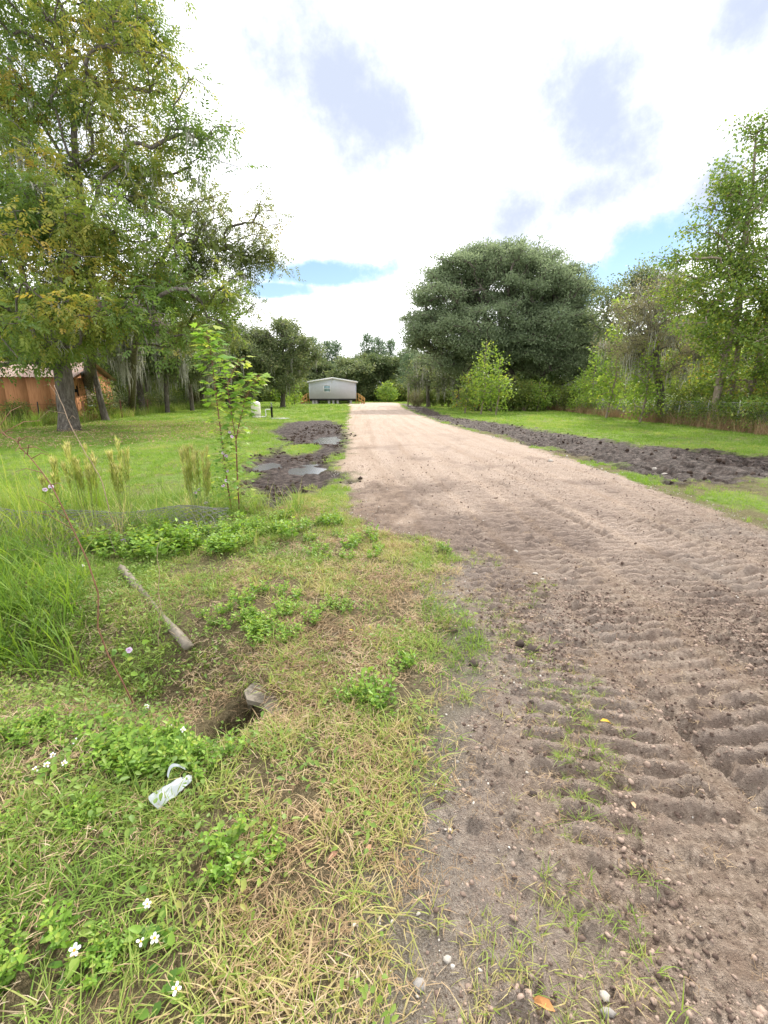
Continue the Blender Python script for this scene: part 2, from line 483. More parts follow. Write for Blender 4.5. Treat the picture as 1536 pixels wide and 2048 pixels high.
def earth_mat():
    m, nt = new_mat('earth'); N, L = nt.nodes.new, nt.links.new

    def attr(n):
        a = N('ShaderNodeAttribute'); a.attribute_name = n; return a.outputs['Fac']
    tc = N('ShaderNodeTexCoord'); OB = tc.outputs['Object']

    def noise(scale, detail=5, rough=.6, vec=None):
        n = N('ShaderNodeTexNoise'); n.inputs['Scale'].default_value = scale; n.inputs['Detail'].default_value = detail; n.inputs['Roughness'].default_value = rough
        L(vec or OB, n.inputs['Vector']); return n.outputs['Fac']

    def ramp(f, stops):
        r = ramp_node(nt, stops); L(f, r.inputs[0]); return r.outputs[0]

    def mix(f, a, b):
        n = N('ShaderNodeMixRGB'); L(f, n.inputs[0])
        for i, v in ((1, a), (2, b)):
            if hasattr(v, 'links'): L(v, n.inputs[i])
            else: n.inputs[i].default_value = (*v, 1)
        return n.outputs[0]

    def mth(op, a, b):
        n = N('ShaderNodeMath'); n.operation = op
        for i, v in enumerate((a, b)):
            if hasattr(v, 'links'): L(v, n.inputs[i])
            else: n.inputs[i].default_value = v
        n.use_clamp = True
        return n.outputs[0]
    # streaks along the drive use the lateral coordinate
    sx = N('ShaderNodeSeparateXYZ'); L(OB, sx.inputs[0])
    cv = N('ShaderNodeCombineXYZ'); L(attr('lat'), cv.inputs[0])
    my = N('ShaderNodeMath'); my.operation = 'MULTIPLY'; L(sx.outputs[1], my.inputs[0]); my.inputs[1].default_value = .05
    L(my.outputs[0], cv.inputs[1])
    streak = noise(2.6, 5, .65, cv.outputs[0])
    n_big, n_mid, n_fine, n_grain = noise(1.1, 5), noise(7, 6, .65), noise(38, 5, .7), noise(160, 3, .6)
    sand = ramp(n_fine, [(.25, (.24, .172, .128)), (.42, (.44, .335, .262)), (.55, (.56, .445, .36)), (.75, (.69, .585, .49))])
    sand = mix(mth('MULTIPLY', ramp(streak, [(.42, (0, 0, 0)), (.62, (1, 1, 1))]), .55), sand, (.34, .25, .185))
    sand = mix(mth('MULTIPLY', ramp(n_big, [(.45, (0, 0, 0)), (.7, (1, 1, 1))]), .4), sand, (.40, .29, .21))
    brown = ramp(n_fine, [(.30, (.105, .077, .055)), (.43, (.26, .20, .150)), (.56, (.415, .325, .25)), (.70, (.60, .49, .395))])
    brown = mix(mth('MULTIPLY', ramp(n_mid, [(.40, (0, 0, 0)), (.66, (1, 1, 1))]), .7), brown, (.25, .172, .125))
    brown = mix(mth('MULTIPLY', ramp(n_big, [(.50, (0, 0, 0)), (.64, (1, 1, 1))]), .5), brown, (.40, .345, .295))
    drv = mix(attr('brown'), sand, brown)
    drv = mix(mth('MULTIPLY', attr('dark'), mth('MULTIPLY', n_mid, 1.3)), drv, (.16, .115, .09))
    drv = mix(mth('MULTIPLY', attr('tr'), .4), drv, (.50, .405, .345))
    drv = mix(mth('MULTIPLY', mth('MULTIPLY', attr('gravel'), n_big), .6), drv, ramp(n_grain, [(.3, (.16, .14, .125)), (.5, (.34, .31, .29)), (.68, (.58, .55, .52))]))
    soil = ramp(n_fine, [(.28, (.085, .066, .04)), (.48, (.17, .135, .075)), (.7, (.29, .235, .14))])
    lawn = ramp(n_mid, [(.3, (.125, .19, .045)), (.5, (.19, .28, .062)), (.7, (.265, .35, .085))])
    lawn = mix(mth('MULTIPLY', ramp(n_big, [(.42, (0, 0, 0)), (.66, (1, 1, 1))]), .6), lawn, (.27, .26, .10))
    gnd = mix(attr('lawn'), soil, lawn)
    gnd = mix(mth('MULTIPLY', attr('gravel'), .45), gnd, ramp(n_grain, [(.3, (.15, .13, .115)), (.5, (.32, .29, .27)), (.68, (.55, .52, .49))]))
    mud = ramp(n_mid, [(.32, (.018, .012, .010)), (.5, (.058, .041, .034)), (.68, (.15, .112, .095))])
    col = mix(attr('drive'), gnd, drv)
    col = mix(attr('mud'), col, mud)
    bs = N('ShaderNodeBump'); bs.inputs['Strength'].default_value = 1.0; bs.inputs['Distance'].default_value = .03
    hh = N('ShaderNodeMath'); hh.operation = 'MULTIPLY_ADD'; L(n_fine, hh.inputs[0]); hh.inputs[1].default_value = 1.2
    L(n_grain, hh.inputs[2]); L(hh.outputs[0], bs.inputs['Height'])
    p = N('ShaderNodeBsdfPrincipled'); L(col, p.inputs['Base Color']); L(bs.outputs[0], p.inputs['Normal'])
    rr = N('ShaderNodeMapRange'); L(mth('MULTIPLY', attr('mud'), mth('MULTIPLY', n_mid, 1.6)), rr.inputs['Value'])
    rr.inputs['To Min'].default_value = .95; rr.inputs['To Max'].default_value = .55
    L(rr.outputs[0], p.inputs['Roughness']); p.inputs['Specular IOR Level'].default_value = .14
    o = N('ShaderNodeOutputMaterial'); L(p.outputs[0], o.inputs[0])
    return m


M_EARTH = earth_mat()


def build_terrain():
    t = [1.1]
    while t[-1] < 2400:
        q = t[-1]
        t.append(q * (1.016 if q < 3.1 else 1.0030 if q < 11 else 1.005 if q < 15 else 1.0085 if q < 90 else 1.05))
    t = np.array(t); u = np.linspace(-1.4, 1.4, 520)
    u = np.concatenate([[-6, -4, -3, -2.4, -2, -1.75, -1.55], u, [1.55, 1.75, 2, 2.4, 3, 4, 6]])
    T, U = np.meshgrid(t, u, indexing='ij')
    X, Y = U * T, T - 2.6
    x, y = X.ravel(), Y.ravel()
    f = fields(x, y)
    z = np.where(y > 140, 0, f['z'])
    V = np.stack([x, y, z], -1)
    nr, nc = X.shape
    i = (np.arange(nr - 1)[:, None] * nc + np.arange(nc - 1)[None]).ravel()
    F = np.stack([i, i + 1, i + nc + 1, i + nc], -1)
    lawn = np.maximum(sstep(5.0, 8.0, y + .9 * np.abs(x)), 0) * .95 * (1 - .5 * f['pale'])
    strip = sstep(.46, .56, fbm(x * 1.4, y * 1.0, 149, 3)) * (x > 2) * sstep(-2.8, -2.2, f['sd']) * sstep(27, 22, y)
    lawn = lawn * (1 - .8 * strip)
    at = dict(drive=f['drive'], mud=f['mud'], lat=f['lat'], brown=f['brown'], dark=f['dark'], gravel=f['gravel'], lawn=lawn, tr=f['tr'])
    fd, fr, fl = (np.mean(f[k][F], 1) for k in ('drive', 'mud_r', 'mud_l'))
    lab = np.where(fr > .5, 2, np.where(fl > .5, 3, np.where(fd > .5, 1, 0)))
    for k, nm in enumerate(('ground', 'driveway', 'mud_track', 'mud_patch')):
        sel = F[lab == k]
        used = np.unique(sel); remap = np.zeros(len(V), np.int64); remap[used] = np.arange(len(used))
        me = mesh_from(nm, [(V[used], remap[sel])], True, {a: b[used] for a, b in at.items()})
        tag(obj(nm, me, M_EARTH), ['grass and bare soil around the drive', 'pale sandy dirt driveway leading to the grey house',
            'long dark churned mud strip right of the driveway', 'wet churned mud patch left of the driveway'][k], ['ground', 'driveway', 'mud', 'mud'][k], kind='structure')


build_terrain()

# standing water in the left mud patch
M_WATER, _nt = new_mat('puddle_water')
_p = _nt.nodes.new('ShaderNodeBsdfPrincipled'); _p.inputs['Base Color'].default_value = (.09, .08, .075, 1)
_p.inputs['Roughness'].default_value = .16; _p.inputs['Specular IOR Level'].default_value = .8
_o = _nt.nodes.new('ShaderNodeOutputMaterial'); _nt.links.new(_p.outputs[0], _o.inputs[0])
for (cx, cy), rx, ry in PUDDLES:
    a = np.linspace(0, 2 * np.pi, 49)[:-1]
    rad = 1.1 + .25 * (fbm(np.cos(a) * 2 + cx, np.sin(a) * 2 + cy, 5, 3) - .5)
    v = np.concatenate([[[0, 0, 0]], np.stack([np.cos(a) * rx * rad, np.sin(a) * ry * rad, 0 * a], -1)])
    k = np.arange(48)
    ff = np.stack([0 * k, 1 + k, 1 + (k + 1) % 48], -1)
    tag(obj('puddle', mesh_from('puddle', [(v, ff)]), M_WATER, None, (cx, cy, -.066)), 'grey puddle of standing water in the left mud', 'puddle', kind='structure')

# ---------------------------------------------------------------- trees
def bark_mat(name, c1, c2, c3, sc=3.0):
    m, nt = new_mat(name); N, L = nt.nodes.new, nt.links.new
    tc = N('ShaderNodeTexCoord'); mp = N('ShaderNodeMapping'); mp.inputs['Scale'].default_value = (4, 4, .8)
    L(tc.outputs['Object'], mp.inputs[0])
    n1 = N('ShaderNodeTexNoise'); n1.inputs['Scale'].default_value = sc; n1.inputs['Detail'].default_value = 8; n1.inputs['Roughness'].default_value = .7
    L(mp.outputs[0], n1.inputs['Vector'])
    r = ramp_node(nt, [(.3, c1), (.5, c2), (.7, c3)]); L(n1.outputs['Fac'], r.inputs[0])
    p = N('ShaderNodeBsdfPrincipled'); p.inputs['Roughness'].default_value = .9; p.inputs['Specular IOR Level'].default_value = .15
    b = N('ShaderNodeBump'); b.inputs['Strength'].default_value = .9; b.inputs['Distance'].default_value = .05
    L(n1.outputs['Fac'], b.inputs['Height']); L(b.outputs[0], p.inputs['Normal']); L(r.outputs[0], p.inputs['Base Color'])
    o = N('ShaderNodeOutputMaterial'); L(p.outputs[0], o.inputs[0])
    return m


M_BARK = bark_mat('grey_bark', (.045, .038, .032), (.125, .108, .090), (.25, .225, .195))
M_BARK_TAN = bark_mat('tan_bark', (.13, .10, .075), (.27, .22, .17), (.42, .36, .29))
M_MOSS = leaf_mat('spanish_moss', [(0, (.24, .24, .18)), (.5, (.36, .36, .28)), (1, (.48, .47, .38))], .3, .9, .05)
M_PECAN = leaf_mat('pecan_leaf', [(0, (.07, .13, .026)), (.35, (.14, .22, .035)), (.62, (.22, .27, .045)), (.85, (.36, .33, .05)), (1, (.46, .33, .06))], .5)
M_OLIVE = leaf_mat('olive_leaf', [(0, (.08, .12, .03)), (.45, (.16, .20, .045)), (.75, (.26, .26, .06)), (1, (.36, .28, .08))], .5)
M_OAK = leaf_mat('live_oak_leaf', [(0, (.13, .175, .085)), (.5, (.215, .275, .140)), (1, (.32, .38, .20))], .45, .6, .15)
M_OAKD = leaf_mat('dark_oak_leaf', [(0, (.075, .115, .040)), (.5, (.15, .195, .070)), (.85, (.24, .27, .10)), (1, (.32, .29, .13))], .45)
M_LIME = leaf_mat('lime_leaf', [(0, (.11, .20, .03)), (.5, (.22, .34, .045)), (.85, (.34, .44, .06)), (1, (.45, .44, .07))], .5)
M_GUM = leaf_mat('autumn_gum_leaf', [(0, (.08, .155, .025)), (.5, (.17, .26, .04)), (.80, (.29, .34, .05)), (.93, (.46, .36, .04)), (1, (.58, .28, .07))], .5)
M_BROWN = leaf_mat('brown_moss_leaf', [(0, (.15, .15, .065)), (.45, (.24, .23, .115)), (.7, (.30, .27, .14)), (1, (.24, .33, .07))], .4, .8, .1)
M_PINE = leaf_mat('pine_needle', [(0, (.07, .12, .06)), (.6, (.14, .21, .10)), (1, (.23, .30, .14))], .35)
M_WOODS = leaf_mat('woodland_leaf', [(0, (.06, .10, .035)), (.5, (.13, .18, .06)), (.85, (.21, .24, .085)), (1, (.27, .24, .10))], .38)


def bough_points(lobes, density, g, per=9, r=.9):
    """two levels: flattened boughs set in the outer part of the crown, leaf clusters spread on them"""
    out = []
    for c, q in lobes:
        q = np.broadcast_to(np.asarray(q, float), (3,))
        n = max(3, int(density * (q[0] * q[1] * q[2]) ** (2 / 3)))
        d = rdir(n, g); b = np.asarray(c, float) + d * (.45 + .55 * g.random(n) ** .5)[:, None] * q
        s = g.uniform(.6, 1.4, n)
        i = np.repeat(np.arange(n), per)
        out.append(b[i] + g.normal(size=(len(i), 3)) * (s[i] * r)[:, None] * [.55, .55, .22])
    return np.concatenate(out)


def lobe_points(lobes, density, g):
    """lobes: (center, (rx,ry,rz)); points with a bias to the outside"""
    out = []
    for c, r in lobes:
        r = np.broadcast_to(np.asarray(r, float), (3,))
        n = max(3, int(density * (r[0] * r[1] * r[2]) ** (2 / 3)))
        d = rdir(n, g); rad = g.random(n) ** .42
        out.append(np.asarray(c, float) + d * rad[:, None] * r)
    return np.concatenate(out)


def skeleton(trunk, trunk_r, targets, g, tip_r=.02, seg=.5, k_path=.22, up=.25, expo=.46):
    trunk = np.asarray(trunk, float)
    pos, par, plen = [trunk[0]], [-1], [0.0]
    cum = [0.0]
    for a, b in zip(trunk[:-1], trunk[1:]):
        L_ = np.linalg.norm(b - a); m = max(1, int(L_ / seg))
        for i in range(1, m + 1):
            pos.append(a + (b - a) * i / m); par.append(len(pos) - 2); plen.append(plen[-1] + L_ / m)
    ntr = len(pos)
    cap = ntr + sum(max(2, int(np.linalg.norm(t - trunk[-1]) / seg) + 30) for t in targets)
    Pn = np.zeros((cap, 3)); Pn[:ntr] = pos
    PL = np.zeros(cap); PL[:ntr] = plen; PA = np.full(cap, -1); PA[:ntr] = par
    n = ntr
    start_ok = max(1, int(ntr * .35))
    order = np.argsort(np.min(np.linalg.norm(targets[:, None] - trunk[None], axis=-1), 1))
    tips = []
    for ti in order:
        t = targets[ti]
        v = t - Pn[start_ok:n]
        d = np.linalg.norm(v, axis=1)
        cost = d + k_path * PL[start_ok:n] + np.maximum(0, -v[:, 2]) * .5
        j = start_ok + int(np.argmin(cost)); a = Pn[j]; dd = np.linalg.norm(t - a)
        if dd < .05: tips.append(j); continue
        pd = a - Pn[PA[j]] if PA[j] >= 0 else np.array([0, 0, 1.0]); pd = pd / (np.linalg.norm(pd) + 1e-9)
        c = a + (pd * .35 + np.array([0, 0, up]) + (t - a) / dd * .3) * dd * .5 + g.normal(size=3) * dd * .07
        m = max(2, int(dd / seg)); last = j
        for i in range(1, m + 1):
            s = i / m
            q = a * (1 - s) ** 2 + 2 * c * s * (1 - s) + t * s * s
            if 0 < i < m: q = q + g.normal(size=3) * .035 * seg
            if n >= cap: break
            Pn[n] = q; PA[n] = last; PL[n] = PL[last] + dd / m; last = n; n += 1
        tips.append(last)
    Pn, PA = Pn[:n], PA[:n]
    cnt = np.zeros(n)
    for t in tips: cnt[t] += 1
    for i in range(n - 1, 0, -1): cnt[PA[i]] += cnt[i]
    rad = tip_r * np.maximum(cnt, .6) ** expo
    tr = np.interp(np.arange(ntr), np.linspace(0, ntr - 1, len(trunk_r)), trunk_r)
    rad[:ntr] = np.maximum(tr, np.minimum(rad[:ntr], tr * 1.15))
    rad = np.minimum(rad, np.maximum(tr.max(), tip_r)); rad[ntr:] = np.minimum(rad[ntr:], tr.min() * 1.05 + .02)
    return Pn, PA, rad, ntr, cnt


def tree_wood(Pn, PA, rad, ntr, cnt, sides=6, flare=0.0, min_r=0.0):
    n = len(Pn); ch = [[] for _ in range(n)]
    for i in range(1, n): ch[PA[i]].append(i)
    parts = []; stack = [(0, None)]
    while stack:
        s, p = stack.pop()
        path = [s]
        while ch[path[-1]]:
            kids = ch[path[-1]]
            b = max(kids, key=lambda q: (q < ntr, cnt[q]))
            for q in kids:
                if q != b: stack.append((q, path[-1]))
            path.append(b)
        full = ([p] if p is not None else []) + path
        if len(full) < 2: continue
        pts = Pn[full]; rr = rad[full].copy()
        if p is not None: rr[0] = rr[1] * 1.1
        if rr.max() < min_r: continue
        if p is None and flare:
            hgt = pts[:, 2] - pts[0, 2]
            rr = rr * (1 + flare * np.exp(-hgt / .45))
            sd_ = 12
        else: sd_ = sides if rr.max() > .05 else 4
        v, f = tube(pts, rr, sd_, .16 if rr.max() > .06 else 0, cap=False)
        parts.append((v, f))
    return parts


def canopy(targets, g, per, rc, L, W, tmpl=DIAMOND, droop=.25, center=None, flat=.75, hue=None, spread=.5):
    """leaves around every cluster; returns verts, faces, rnd"""
    n = len(targets); idx = np.repeat(np.arange(n), per)
    off = g.normal(size=(len(idx), 3)) * rc * np.array([1, 1, flat])
    P = targets[idx] + off
    c = targets.mean(0) if center is None else center
    A = nrm(off) * .6 + rdir(len(idx), g) * .8 + nrm(P - c) * .3; A[:, 2] -= droop
    Nn = rdir(len(idx), g) * .9 + np.array([0, 0, .8]) + nrm(P - c) * .3
    Ln = L * g.uniform(.65, 1.3, len(idx)); Wd = W * g.uniform(.7, 1.25, len(idx))
    ck = g.random(n) if hue is None else hue
    v, f, k = leaves(P, A, Nn, Ln, Wd, tmpl)
    rnd = np.clip(spread * ck[idx] + (1 - spread) * g.random(len(idx)), 0, 1)
    return v, f, np.repeat(rnd, k)


def compound(targets, g, per, rc, L, lw, nl=7, hue=None, droop=.5):
    """pinnate leaves (pairs of leaflets along a rachis)"""
    n = len(targets); idx = np.repeat(np.arange(n), per)
    off = g.normal(size=(len(idx), 3)) * rc * np.array([1, 1, .7])
    P = targets[idx] + off
    A = nrm(off) * .7 + rdir(len(idx), g) * .6; A[:, 2] -= droop * g.random(len(idx)); A = nrm(A)
    B = nrm(np.cross(A, np.array([0, 0, 1.0]) + .5 * rdir(len(idx), g)))
    Ln = L * g.uniform(.7, 1.25, len(idx))
    allP, allA, allN, al = [], [], [], []
    for j in range(nl):
        t = .25 + .75 * (j // 2) / max(1, (nl - 1) // 2); s = 1 if j % 2 else -1
        q = P + A * (Ln * t)[:, None]; q[:, 2] -= .18 * Ln * t * t
        if j == nl - 1: dd = A.copy()
        else: dd = A * .55 + B * s * .8
        dd = dd + .2 * rdir(len(idx), g); dd[:, 2] -= .35
        allP.append(q); allA.append(dd); allN.append(np.cross(A, B) * -1 + .5 * rdir(len(idx), g)); al.append(Ln * .40 * g.uniform(.8, 1.2, len(idx)))
    ck = g.random(n) if hue is None else hue
    base = np.clip(.62 * ck[idx] + .38 * g.random(len(idx)), 0, 1)
    v, f, k = leaves(np.concatenate(allP), np.concatenate(allA), np.concatenate(allN), np.concatenate(al), np.concatenate(al) * lw, DIAMOND)
    return v, f, np.repeat(np.tile(base, nl), k)


def moss(points, g, per, lo, hi, spread=.13, w=.035):
    """hanging strands: narrow tapered strips"""
    idx = np.repeat(np.arange(len(points)), per)
    P = points[idx] + g.normal(size=(len(idx), 3)) * spread * np.array([1, 1, .25])
    h = g.uniform(lo * .4, hi, len(idx)) * (.3 + g.random(len(points)) ** 1.5)[idx]
    az = g.random(len(idx)) * 2 * np.pi
    s = np.stack([np.cos(az), np.sin(az), 0 * az], -1)
    vs = []
    for i, (t, ww) in enumerate(((0, .7), (.35, 1.0), (.7, .6))):
        c = P - np.array([0, 0, 1.0]) * (h * t)[:, None] + g.normal(size=P.shape) * (.03 + .05 * t)
        vs += [c - s * (w * ww), c + s * (w * ww)]
    vs.append(P - np.array([0, 0, 1.0]) * h[:, None])
    v = np.stack(vs, 1)
    tf = np.array([(0, 1, 3), (0, 3, 2), (2, 3, 5), (2, 5, 4), (4, 5, 6)])
    f = (np.arange(len(idx))[:, None, None] * 7 + tf).reshape(-1, 3)
    return v.reshape(-1, 3), f, np.repeat(g.random(len(idx)), 7)


def make_tree(name, label, cat, base, trunk, trunk_r, lobes, seed, density, leafer, leaf_material, bark=None, group=None,
              moss_n=0, moss_len=(.5, 1.6), moss_w=.035, moss_low=None, tip_r=.018, seg=.5, flare=.5, sides=6, k_path=.22, up=.25, world=True, hue_fn=None, min_r=0.0, per_moss=7, bough=None):
    g = np.random.default_rng(seed)
    base = np.array([base[0], base[1], hz(base[0], base[1]) - .05])
    o = base if world else np.zeros(3)
    tr = np.array([np.asarray(p, float) for p in trunk]) - o
    tr[0] = (0, 0, -.3)
    lb = [(np.asarray(c, float) - o, r) for c, r in lobes]
    tg = bough_points(lb, density, g, *bough) if bough else lobe_points(lb, density, g)
    tg[:, 2] = np.maximum(tg[:, 2], .6)
    Pn, PA, rad, ntr, cnt = skeleton(tr, trunk_r, tg, g, tip_r, seg, k_path, up)
    root = thing(name, label, cat, tuple(base), 0, group)
    obj('trunk', mesh_from('trunk', tree_wood(Pn, PA, rad, ntr, cnt, sides, flare, min_r), True), bark or M_BARK, root)
    hue = hue_fn(tg + o, g) if hue_fn else None
    v, f, r = leafer(tg, g, hue)
    obj('crown', mesh_from('crown', [(v, f)], False, {'rnd': r}), leaf_material, root)
    if moss_n:
        cand = Pn[ntr:][rad[ntr:] < .12]
        if moss_low is not None: cand = cand[cand[:, 2] < moss_low]
        pts = cand[g.integers(0, len(cand), moss_n)]
        v, f, r = moss(pts, g, per_moss, *moss_len, w=moss_w)
        v[:, 2] = np.maximum(v[:, 2], .5)
        obj('spanish_moss', mesh_from('spanish_moss', [(v, f)], False, {'rnd': r}), M_MOSS, root)['kind'] = 'stuff'
    return root


# --- the pecan in front of the shed
def hue_pecan(tg, g):
    n = fbm(tg[:, 0] * .55, tg[:, 2] * .6 + tg[:, 1] * .3, 5, 3)
    return np.clip((n - .5) * 2.2 + .38 + .25 * (g.random(len(tg)) - .5), 0, 1)


make_tree('pecan_tree', 'large pecan with thick forked grey trunk in front of the orange shed', 'tree', (-14.42, 20.936),
    [(-14.808, 21.5, -0.043), (-14.744, 21.5, 1.376), (-14.658, 21.5, 3.137), (-14.643, 21.6, 4.841), (-14.301, 21.8, 6.513), (-13.489, 22, 8.149)], [.43, .37, .33, .22, .17, .10],
    [((-15.768, 22, 6.558), 2.9), ((-12.69, 21, 7.099), 2.7), ((-10.132, 20.3, 6.175), 2.3), ((-8.407, 19.8, 4.949), (2.0, 2, 1.5)), ((-14.976, 20, 3.921), (2.2, 2.2, 1.3)), ((-12.007, 18.8, 4.42), (2.2, 2, 1.5)),
     ((-10.243, 20, 4.214), (1.9, 1.9, 1.1)), ((-16.747, 22.5, 8.595), 2.6), ((-14.22, 22, 8.921), 2.4), ((-7.296, 20.5, 5.456), (1.1, 1.2, 1.1)), ((-18.886, 22, 6.558), 2.8), ((-18.915, 21, 3.52), 1.8), ((-11.077, 21, 8.037), 1.8)],
    11, 1.95, lambda t, g, h: compound(t, g, 12, .26, .46, .42, 7, h), M_PECAN, moss_n=26, moss_len=(.3, .9), moss_w=.022, hue_fn=hue_pecan, tip_r=.018, up=.15, flare=.25, bough=(6, .95))

make_tree('tall_mossy_tree', 'tallest tree at left, mossy grey trunk rising above the pecan crown', 'tree', (-21.969, 33.747),
    [(-16.869, 26, 0.367), (-15.705, 26, 5.25), (-15.219, 26, 9.339), (-15.352, 26, 11.587), (-15.233, 26, 13.727), (-15.116, 26.5, 16.04), (-15.182, 26.5, 18.412)], [.34, .30, .28, .26, .19, .12, .06],
    [((-14.429, 26, 18.095), 3.4), ((-17.033, 26, 16.753), 3.3), ((-12.673, 26, 16.558), 2.6), ((-10.513, 26, 14.759), 2.2), ((-8.866, 26, 14.246), 1.2), ((-10.244, 26, 12.883), 1.7), ((-11.737, 25, 13.461), 2.2), ((-15.652, 25.5, 13.288), 2.6),
     ((-17.84, 25, 12.449), 2.9), ((-11.497, 26, 18.189), 1.1), ((-16.058, 26, 20.478), 3.4), ((-14.054, 27, 21.389), 2.8), ((-20.307, 26, 16.947), 3.6), ((-21.778, 26, 12.883), 3.4), ((-13.321, 26, 11.367), 2.2), ((-16.817, 25.5, 10.962), 2.4), ((-11.313, 26, 16.947), 1.4)],
    12, 1.6, lambda t, g, h: compound(t, g, 10, .28, .48, .40, 7, h), M_PECAN, moss_n=80, moss_len=(.6, 2.2), moss_w=.03, moss_low=14.5, hue_fn=lambda t, g: hue_pecan(t, g) * .9 + .04, tip_r=.018, k_path=.18, flare=.25, bough=(6, 1.0))

make_tree('spreading_tree', 'olive-leaved tree whose right branches reach over the lawn against blue sky', 'tree', (-22.014, 40.04),
    [(-15.394, 28, 0.481), (-14.697, 28, 4.16), (-13.2, 27, 6.678), (-11.702, 26, 8.173), (-10.342, 25, 9.263)], [.26, .23, .19, .14, .08],
    [((-10.837, 25, 9.263), 2.3), ((-8.89, 24.5, 9.432), 2.1), ((-7.438, 24.5, 8.893), 1.6), ((-6.4, 24.5, 7.794), (.9, 1, .9)), ((-7.991, 24.5, 7.346), 1.7), ((-6.081, 24.5, 9.859), (.7, .7, .5)), ((-9.623, 24.5, 7.121), 1.9),
     ((-12.318, 26, 7.459), 2.2), ((-7.62, 25, 6.302), 1.0), ((-5.893, 24.5, 8.016), .5), ((-9.71, 27, 5.651), 1.8), ((-12.253, 27, 5.39), 1.8)],
    13, 2.5, lambda t, g, h: compound(t, g, 10, .24, .36, .40, 7, h), M_OLIVE, moss_n=26, moss_len=(.4, 1.2), moss_w=.025, hue_fn=hue_pecan, tip_r=.016, flare=.25, bough=(6, .8))

# --- dark moss-draped oaks along the left lawn edge
leaf_mid = lambda per, rc, L, W: (lambda t, g, h: canopy(t, g, per, rc, L, W, DIAMOND, .2, None, .7, h))
left_oaks = [  # px, py(base) handled as world points, height, spread, label
    ((-17.645, 29.148), 6.4, 2.8, 'leaning mossy trunk tree at the right corner of the orange shed', -.10),
    ((-19.884, 42.288), 8.6, 3.6, 'moss-draped oak just right of the leaning shed-corner tree', .05),
    ((-19.787, 47.626), 9.0, 3.8, 'moss-draped oak behind the tall maple sapling', .0),
    ((-20.698, 61.078), 9.8, 4.4, 'moss-draped oak behind the white water tank', .04),
    ((-27.632, 54.489), 10.0, 4.2, 'moss-draped oak beside the red fence post', -.02)]
for i, ((bx, by), h, s, lab, lean) in enumerate(left_oaks):
    b = np.array([bx, by, 0.0]); th = h * .62
    tr = [b, b + [lean * th * .5, 0, th * .4], b + [lean * th, .2, th * .7], b + [lean * th * .9, 0, th]]
    lobes = [(b + [lean * h, 0, h * .72], (s, s, h * .26)), (b + [s * .55, -.6, h * .52], (s * .6, s * .6, h * .16)), (b + [-s * .5, -.5, h * .50], (s * .6, s * .6, h * .16)), (b + [0, -s * .5, h * .42], (s * .5, s * .5, h * .13))]
    if i == 0: lobes = [(b + [-.6, 0, h * .85], (s * .7, s * .7, h * .2)), (b + [.8, 0, h * .75], (s * .5, s * .5, h * .15))]
    make_tree('mossy_oak', lab, 'tree', (bx, by), tr, [.20, .17, .14, .09] if i else [.22, .18, .15, .08], lobes, 30 + i, 2.0, leaf_mid(44, .30, .19, .115), M_OAKD, flare=.25, bough=(8, .8),
              moss_n=110, moss_len=(.7, 2.2), moss_w=.032, per_moss=14, tip_r=.02)

# --- oak left of the house and a smaller one between
for i, (pt, h, s, lab) in enumerate([((-13.6, 62), 11.6, 4.6, 'tall airy oak with hanging moss left of the grey house'), ((-19.5, 58), 10.6, 4.2, 'grey-green oak behind the water tank and left of the airy oak'),
                                     ((-26, 66), 12.5, 5.5, 'dark oak at the far end of the left tree row')]):
    b = np.array([*pt, 0.0])
    tr = [b, b + [.3, 0, h * .3], b + [.2, 0, h * .55], b + [.5, 0, h * .75]]
    lobes = [(b + [0, 0, h * .70], (s * .8, s * .8, h * .28)), (b + [s * .6, 0, h * .55], (s * .5, s * .5, h * .2)), (b + [-s * .6, 0, h * .6], (s * .5, s * .5, h * .22)), (b + [.2, -s * .3, h * .36], (s * .8, s * .6, h * .18)), (b + [s * .3, 0, h * .82], (s * .4, s * .4, h * .14))]
    make_tree('lawn_edge_oak', lab, 'tree', pt, tr, [.3, .25, .2, .12], lobes, 50 + i, 2.2, leaf_mid(40, .40, .27, .17), M_OAKD, moss_n=70, moss_len=(.8, 2.4), moss_w=.05, tip_r=.03, seg=.8, bough=(9, 1.0))

# --- the big live oak on the right
def hue_oak(tg, g):
    return np.clip(.5 + .8 * (fbm(tg[:, 0] * .5, tg[:, 2] * .5 + tg[:, 1] * .4, 9, 3) - .5) + .35 * (g.random(len(tg)) - .5), 0, 1)


